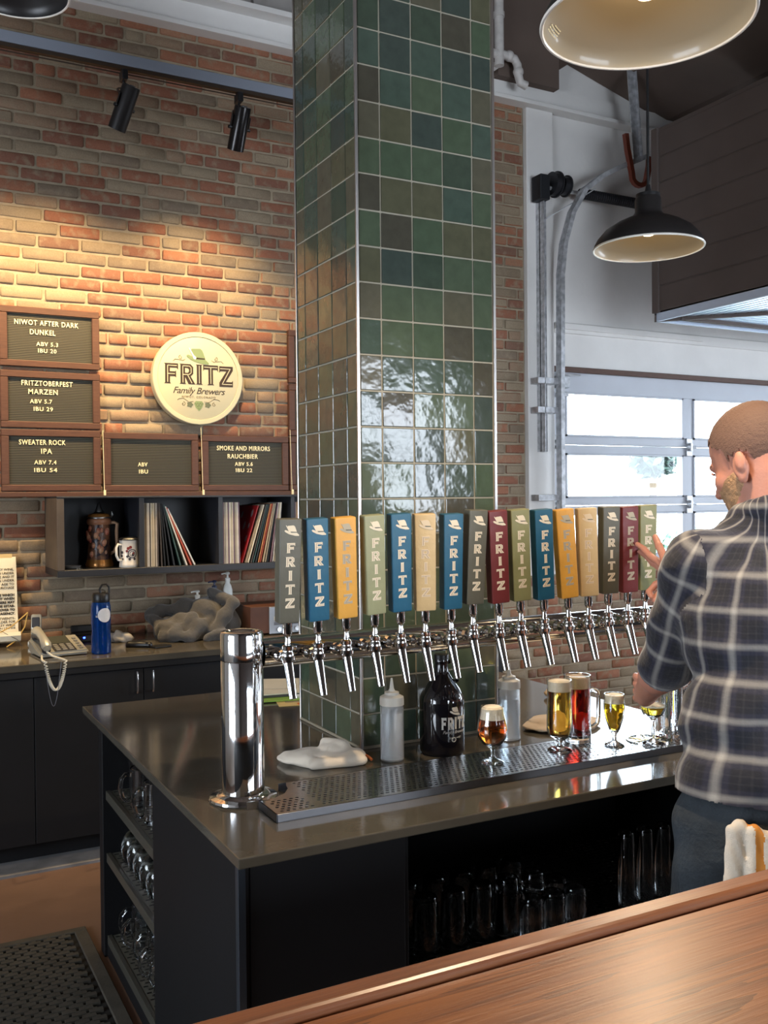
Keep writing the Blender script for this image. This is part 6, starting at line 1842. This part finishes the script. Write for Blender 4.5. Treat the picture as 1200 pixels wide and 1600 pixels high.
used, inv = np.unique(Fk, return_inverse=True)
def plaid_material():
    m, nt, p = nodes('plaid_flannel')
    uvn = N(nt, 'ShaderNodeUVMap'); uvn.uv_map = 'UVMap'
    nz = N(nt, 'ShaderNodeTexNoise'); nz.inputs['Scale'].default_value = 30; nz.inputs['Detail'].default_value = 3
    nt.links.new(uvn.outputs[0], nz.inputs['Vector'])
    vm = N(nt, 'ShaderNodeVectorMath', operation='MULTIPLY_ADD'); vm.inputs[1].default_value = (.004, .004, 0)
    nt.links.new(nz.outputs['Color'], vm.inputs[0]); nt.links.new(uvn.outputs[0], vm.inputs[2])
    sx = N(nt, 'ShaderNodeSeparateXYZ'); nt.links.new(vm.outputs[0], sx.inputs[0])
    def M_(op, a, b=None):
        n = N(nt, 'ShaderNodeMath', operation=op)
        for i, v in enumerate((a, b)):
            if v is None: continue
            if isinstance(v, (int, float)): n.inputs[i].default_value = v
            else: nt.links.new(v, n.inputs[i])
        return n.outputs[0]
    def bands(s):
        f = M_('FRACT', M_('ADD', M_('MULTIPLY', s, 1 / .074), 50.0))
        d = M_('ABSOLUTE', M_('SUBTRACT', f, .5))
        main = N(nt, 'ShaderNodeMapRange'); main.inputs[1].default_value = .03; main.inputs[2].default_value = .13; main.inputs[3].default_value = 1; main.inputs[4].default_value = 0
        nt.links.new(d, main.inputs[0])
        d2 = M_('ABSOLUTE', M_('SUBTRACT', d, .40))
        thin = N(nt, 'ShaderNodeMapRange'); thin.inputs[1].default_value = .012; thin.inputs[2].default_value = .035; thin.inputs[3].default_value = .04; thin.inputs[4].default_value = 0
        nt.links.new(d2, thin.inputs[0])
        wide = N(nt, 'ShaderNodeMapRange'); wide.inputs[1].default_value = .2; wide.inputs[2].default_value = .26
        nt.links.new(d, wide.inputs[0])
        return main.outputs[0], thin.outputs[0], wide.outputs[0]
    mu, tu, wu = bands(sx.outputs[0]); mv, tv, wv = bands(sx.outputs[1])
    w = M_('MULTIPLY', M_('ADD', wu, wv), .5)
    base = ramp(nt, w, [(0, srgb(50, 48, 58)), (.5, srgb(31, 31, 46)), (1, srgb(20, 20, 29))])
    al = M_('ADD', M_('MULTIPLY', M_('ADD', mu, mv), .46), M_('MULTIPLY', M_('ADD', tu, tv), .5))
    al = M_('MINIMUM', al, .95)
    mx = N(nt, 'ShaderNodeMix', data_type='RGBA'); mx.inputs[7].default_value = c4(srgb(162, 158, 150))
    nt.links.new(base, mx.inputs[6]); nt.links.new(al, mx.inputs[0])
    nt.links.new(mx.outputs[2], p.inputs['Base Color'])
    p.inputs['Roughness'].default_value = .9; p.inputs['Sheen Weight'].default_value = .25
    tc = N(nt, 'ShaderNodeTexCoord'); nb = N(nt, 'ShaderNodeTexNoise'); nb.inputs['Scale'].default_value = 70; nb.inputs['Detail'].default_value = 5
    nt.links.new(tc.outputs['Object'], nb.inputs['Vector'])
    bp = N(nt, 'ShaderNodeBump'); bp.inputs['Distance'].default_value = .002; nt.links.new(nb.outputs[0], bp.inputs['Height']); nt.links.new(bp.outputs[0], p.inputs['Normal'])
    return m
me = np_mesh('shirt', V[used] - MO, inv.reshape(Fk.shape), plaid_material())
uvl = me.uv_layers.new(name='UVMap')
if len(me.loops) == uv.shape[0] * 4:
    uvl.data.foreach_set('uv', uv.reshape(-1).astype(np.float32))
shirt = link('shirt', me, man)
# shirt details: yoke seam, rolled cuff edge
# ---- jeans
jm = mat('dark_denim', srgb(44, 50, 55), .85, bump=.004, bs=90, var=.4, vs=9)
jp = [be(pel + A(0, 0, -.01), (.168, .120, .10)), be(pel + A(-.07, -.045, -.08), (.09, .085, .10)), be(pel + A(.085, -.085, -.08), (.09, .085, .10)),
      cp(lhp, lkn, .098, .072, .03), cp(lkn, lan + A(0, 0, .02), .070, .058, .02), cp(rhp, rkn, .098, .072, .03), cp(rkn, ran + A(0, 0, .02), .070, .058, .02)]
V, Fc = sdf_surface(jp, .007, .03, lambda X, Y, Z_: .0035 * np.sin(30 * Z_ + 14 * X) * np.sin(22 * Y + 5) + .002 * np.sin(60 * Z_ + 25 * Y))
cent = V[Fc].mean(1)
keep = (cent[:, 2] > .06) & (cent[:, 2] < 1.02)
Fk = Fc[keep]; used, inv = np.unique(Fk, return_inverse=True)
jeans = link('jeans', np_mesh('jeans', V[used] - MO, inv.reshape(Fk.shape), jm), man)
JV = V
def on_back(x, z):
    """nearest jeans surface point facing the camera at world x, z"""
    m_ = (np.abs(JV[:, 0] - x) < .015) & (np.abs(JV[:, 2] - z) < .015)
    return float(JV[m_, 1].min()) if m_.any() else 1.33
st_m = mat('denim_stitch', srgb(110, 108, 100), .8)
b = B()
for x0 in (1.54,):
    pts = [(x0, .93), (x0 + .004, .84), (x0 + .05, .815), (x0 + .10, .84), (x0 + .104, .93), (x0, .93)]
    fine = []
    for (xa, za), (xb, zb) in zip(pts[:-1], pts[1:]):
        for t in np.linspace(0, 1, 6)[:-1]: fine.append((xa + (xb - xa) * t, za + (zb - za) * t))
    b.tube([(x - MO[0], on_back(x, z) - .001 - MO[1], z) for x, z in fine], .0018, 5)
b.build('pocket_seam', st_m, jeans)
for an, nm in ((lan, 'l'), (ran, 'r')):
    V, Fc = sdf_surface([cp(an + A(0, -.03, -.035), an + A(.02, .06, -.045), .045, .042, .02), cp(an + A(.02, .06, -.045), an + A(.04, .15, -.052), .042, .032, .02), cp(an + A(0, 0, 0), an + A(0, -.01, -.05), .046, .048, .02)], .006, .02)
    V[:, 2] = np.maximum(V[:, 2], .001)
    link('shoe', np_mesh('shoe', V - MO, Fc, M['black']), man)

# ---- towel hanging from the back pocket
def hang_towel():
    P = []
    xs_ = list(np.linspace(1.484, 1.552, 7))
    for i, x in enumerate(xs_):
        y0 = on_back(max(x, 1.50), .92) - .012 - (.006 if i % 2 else 0)
        y1 = y0 - .006 - (.004 if i % 2 else 0)
        xt = 1.522 + (x - 1.518) * .8
        P.append(cp((xt, y0, .947 - .006 * abs(i - 2)), (x - .010, y1, .72 + .006 * (i % 3)), .0105, .0115, .012))
    return P
V, Fc = sdf_surface(hang_towel(), .0035, .006, lambda X, Y, Z_: .0010 * np.sin(330 * X + 6 * np.sin(14 * Z_)) + .0004 * np.sin(500 * Z_) * np.sin(420 * X))
c = V.mean(0)
ht = tag(link('hanging_towel', np_mesh('hanging_towel', V - c, Fc, M['towel']), None, tuple(c)), 'white towel with orange stripe hanging from the man\'s back pocket', 'towel')
strip = (V[Fc].mean(1)[:, 0] > 1.517 - (V[Fc].mean(1)[:, 2] - .945) * -.05) & (V[Fc].mean(1)[:, 0] < 1.529 - (V[Fc].mean(1)[:, 2] - .945) * -.05)
ht.data.materials.append(mat('towel_orange', srgb(214, 140, 60), .95))
mi = strip.astype(np.int32)
if len(ht.data.polygons) == len(mi): ht.data.polygons.foreach_set('material_index', mi)
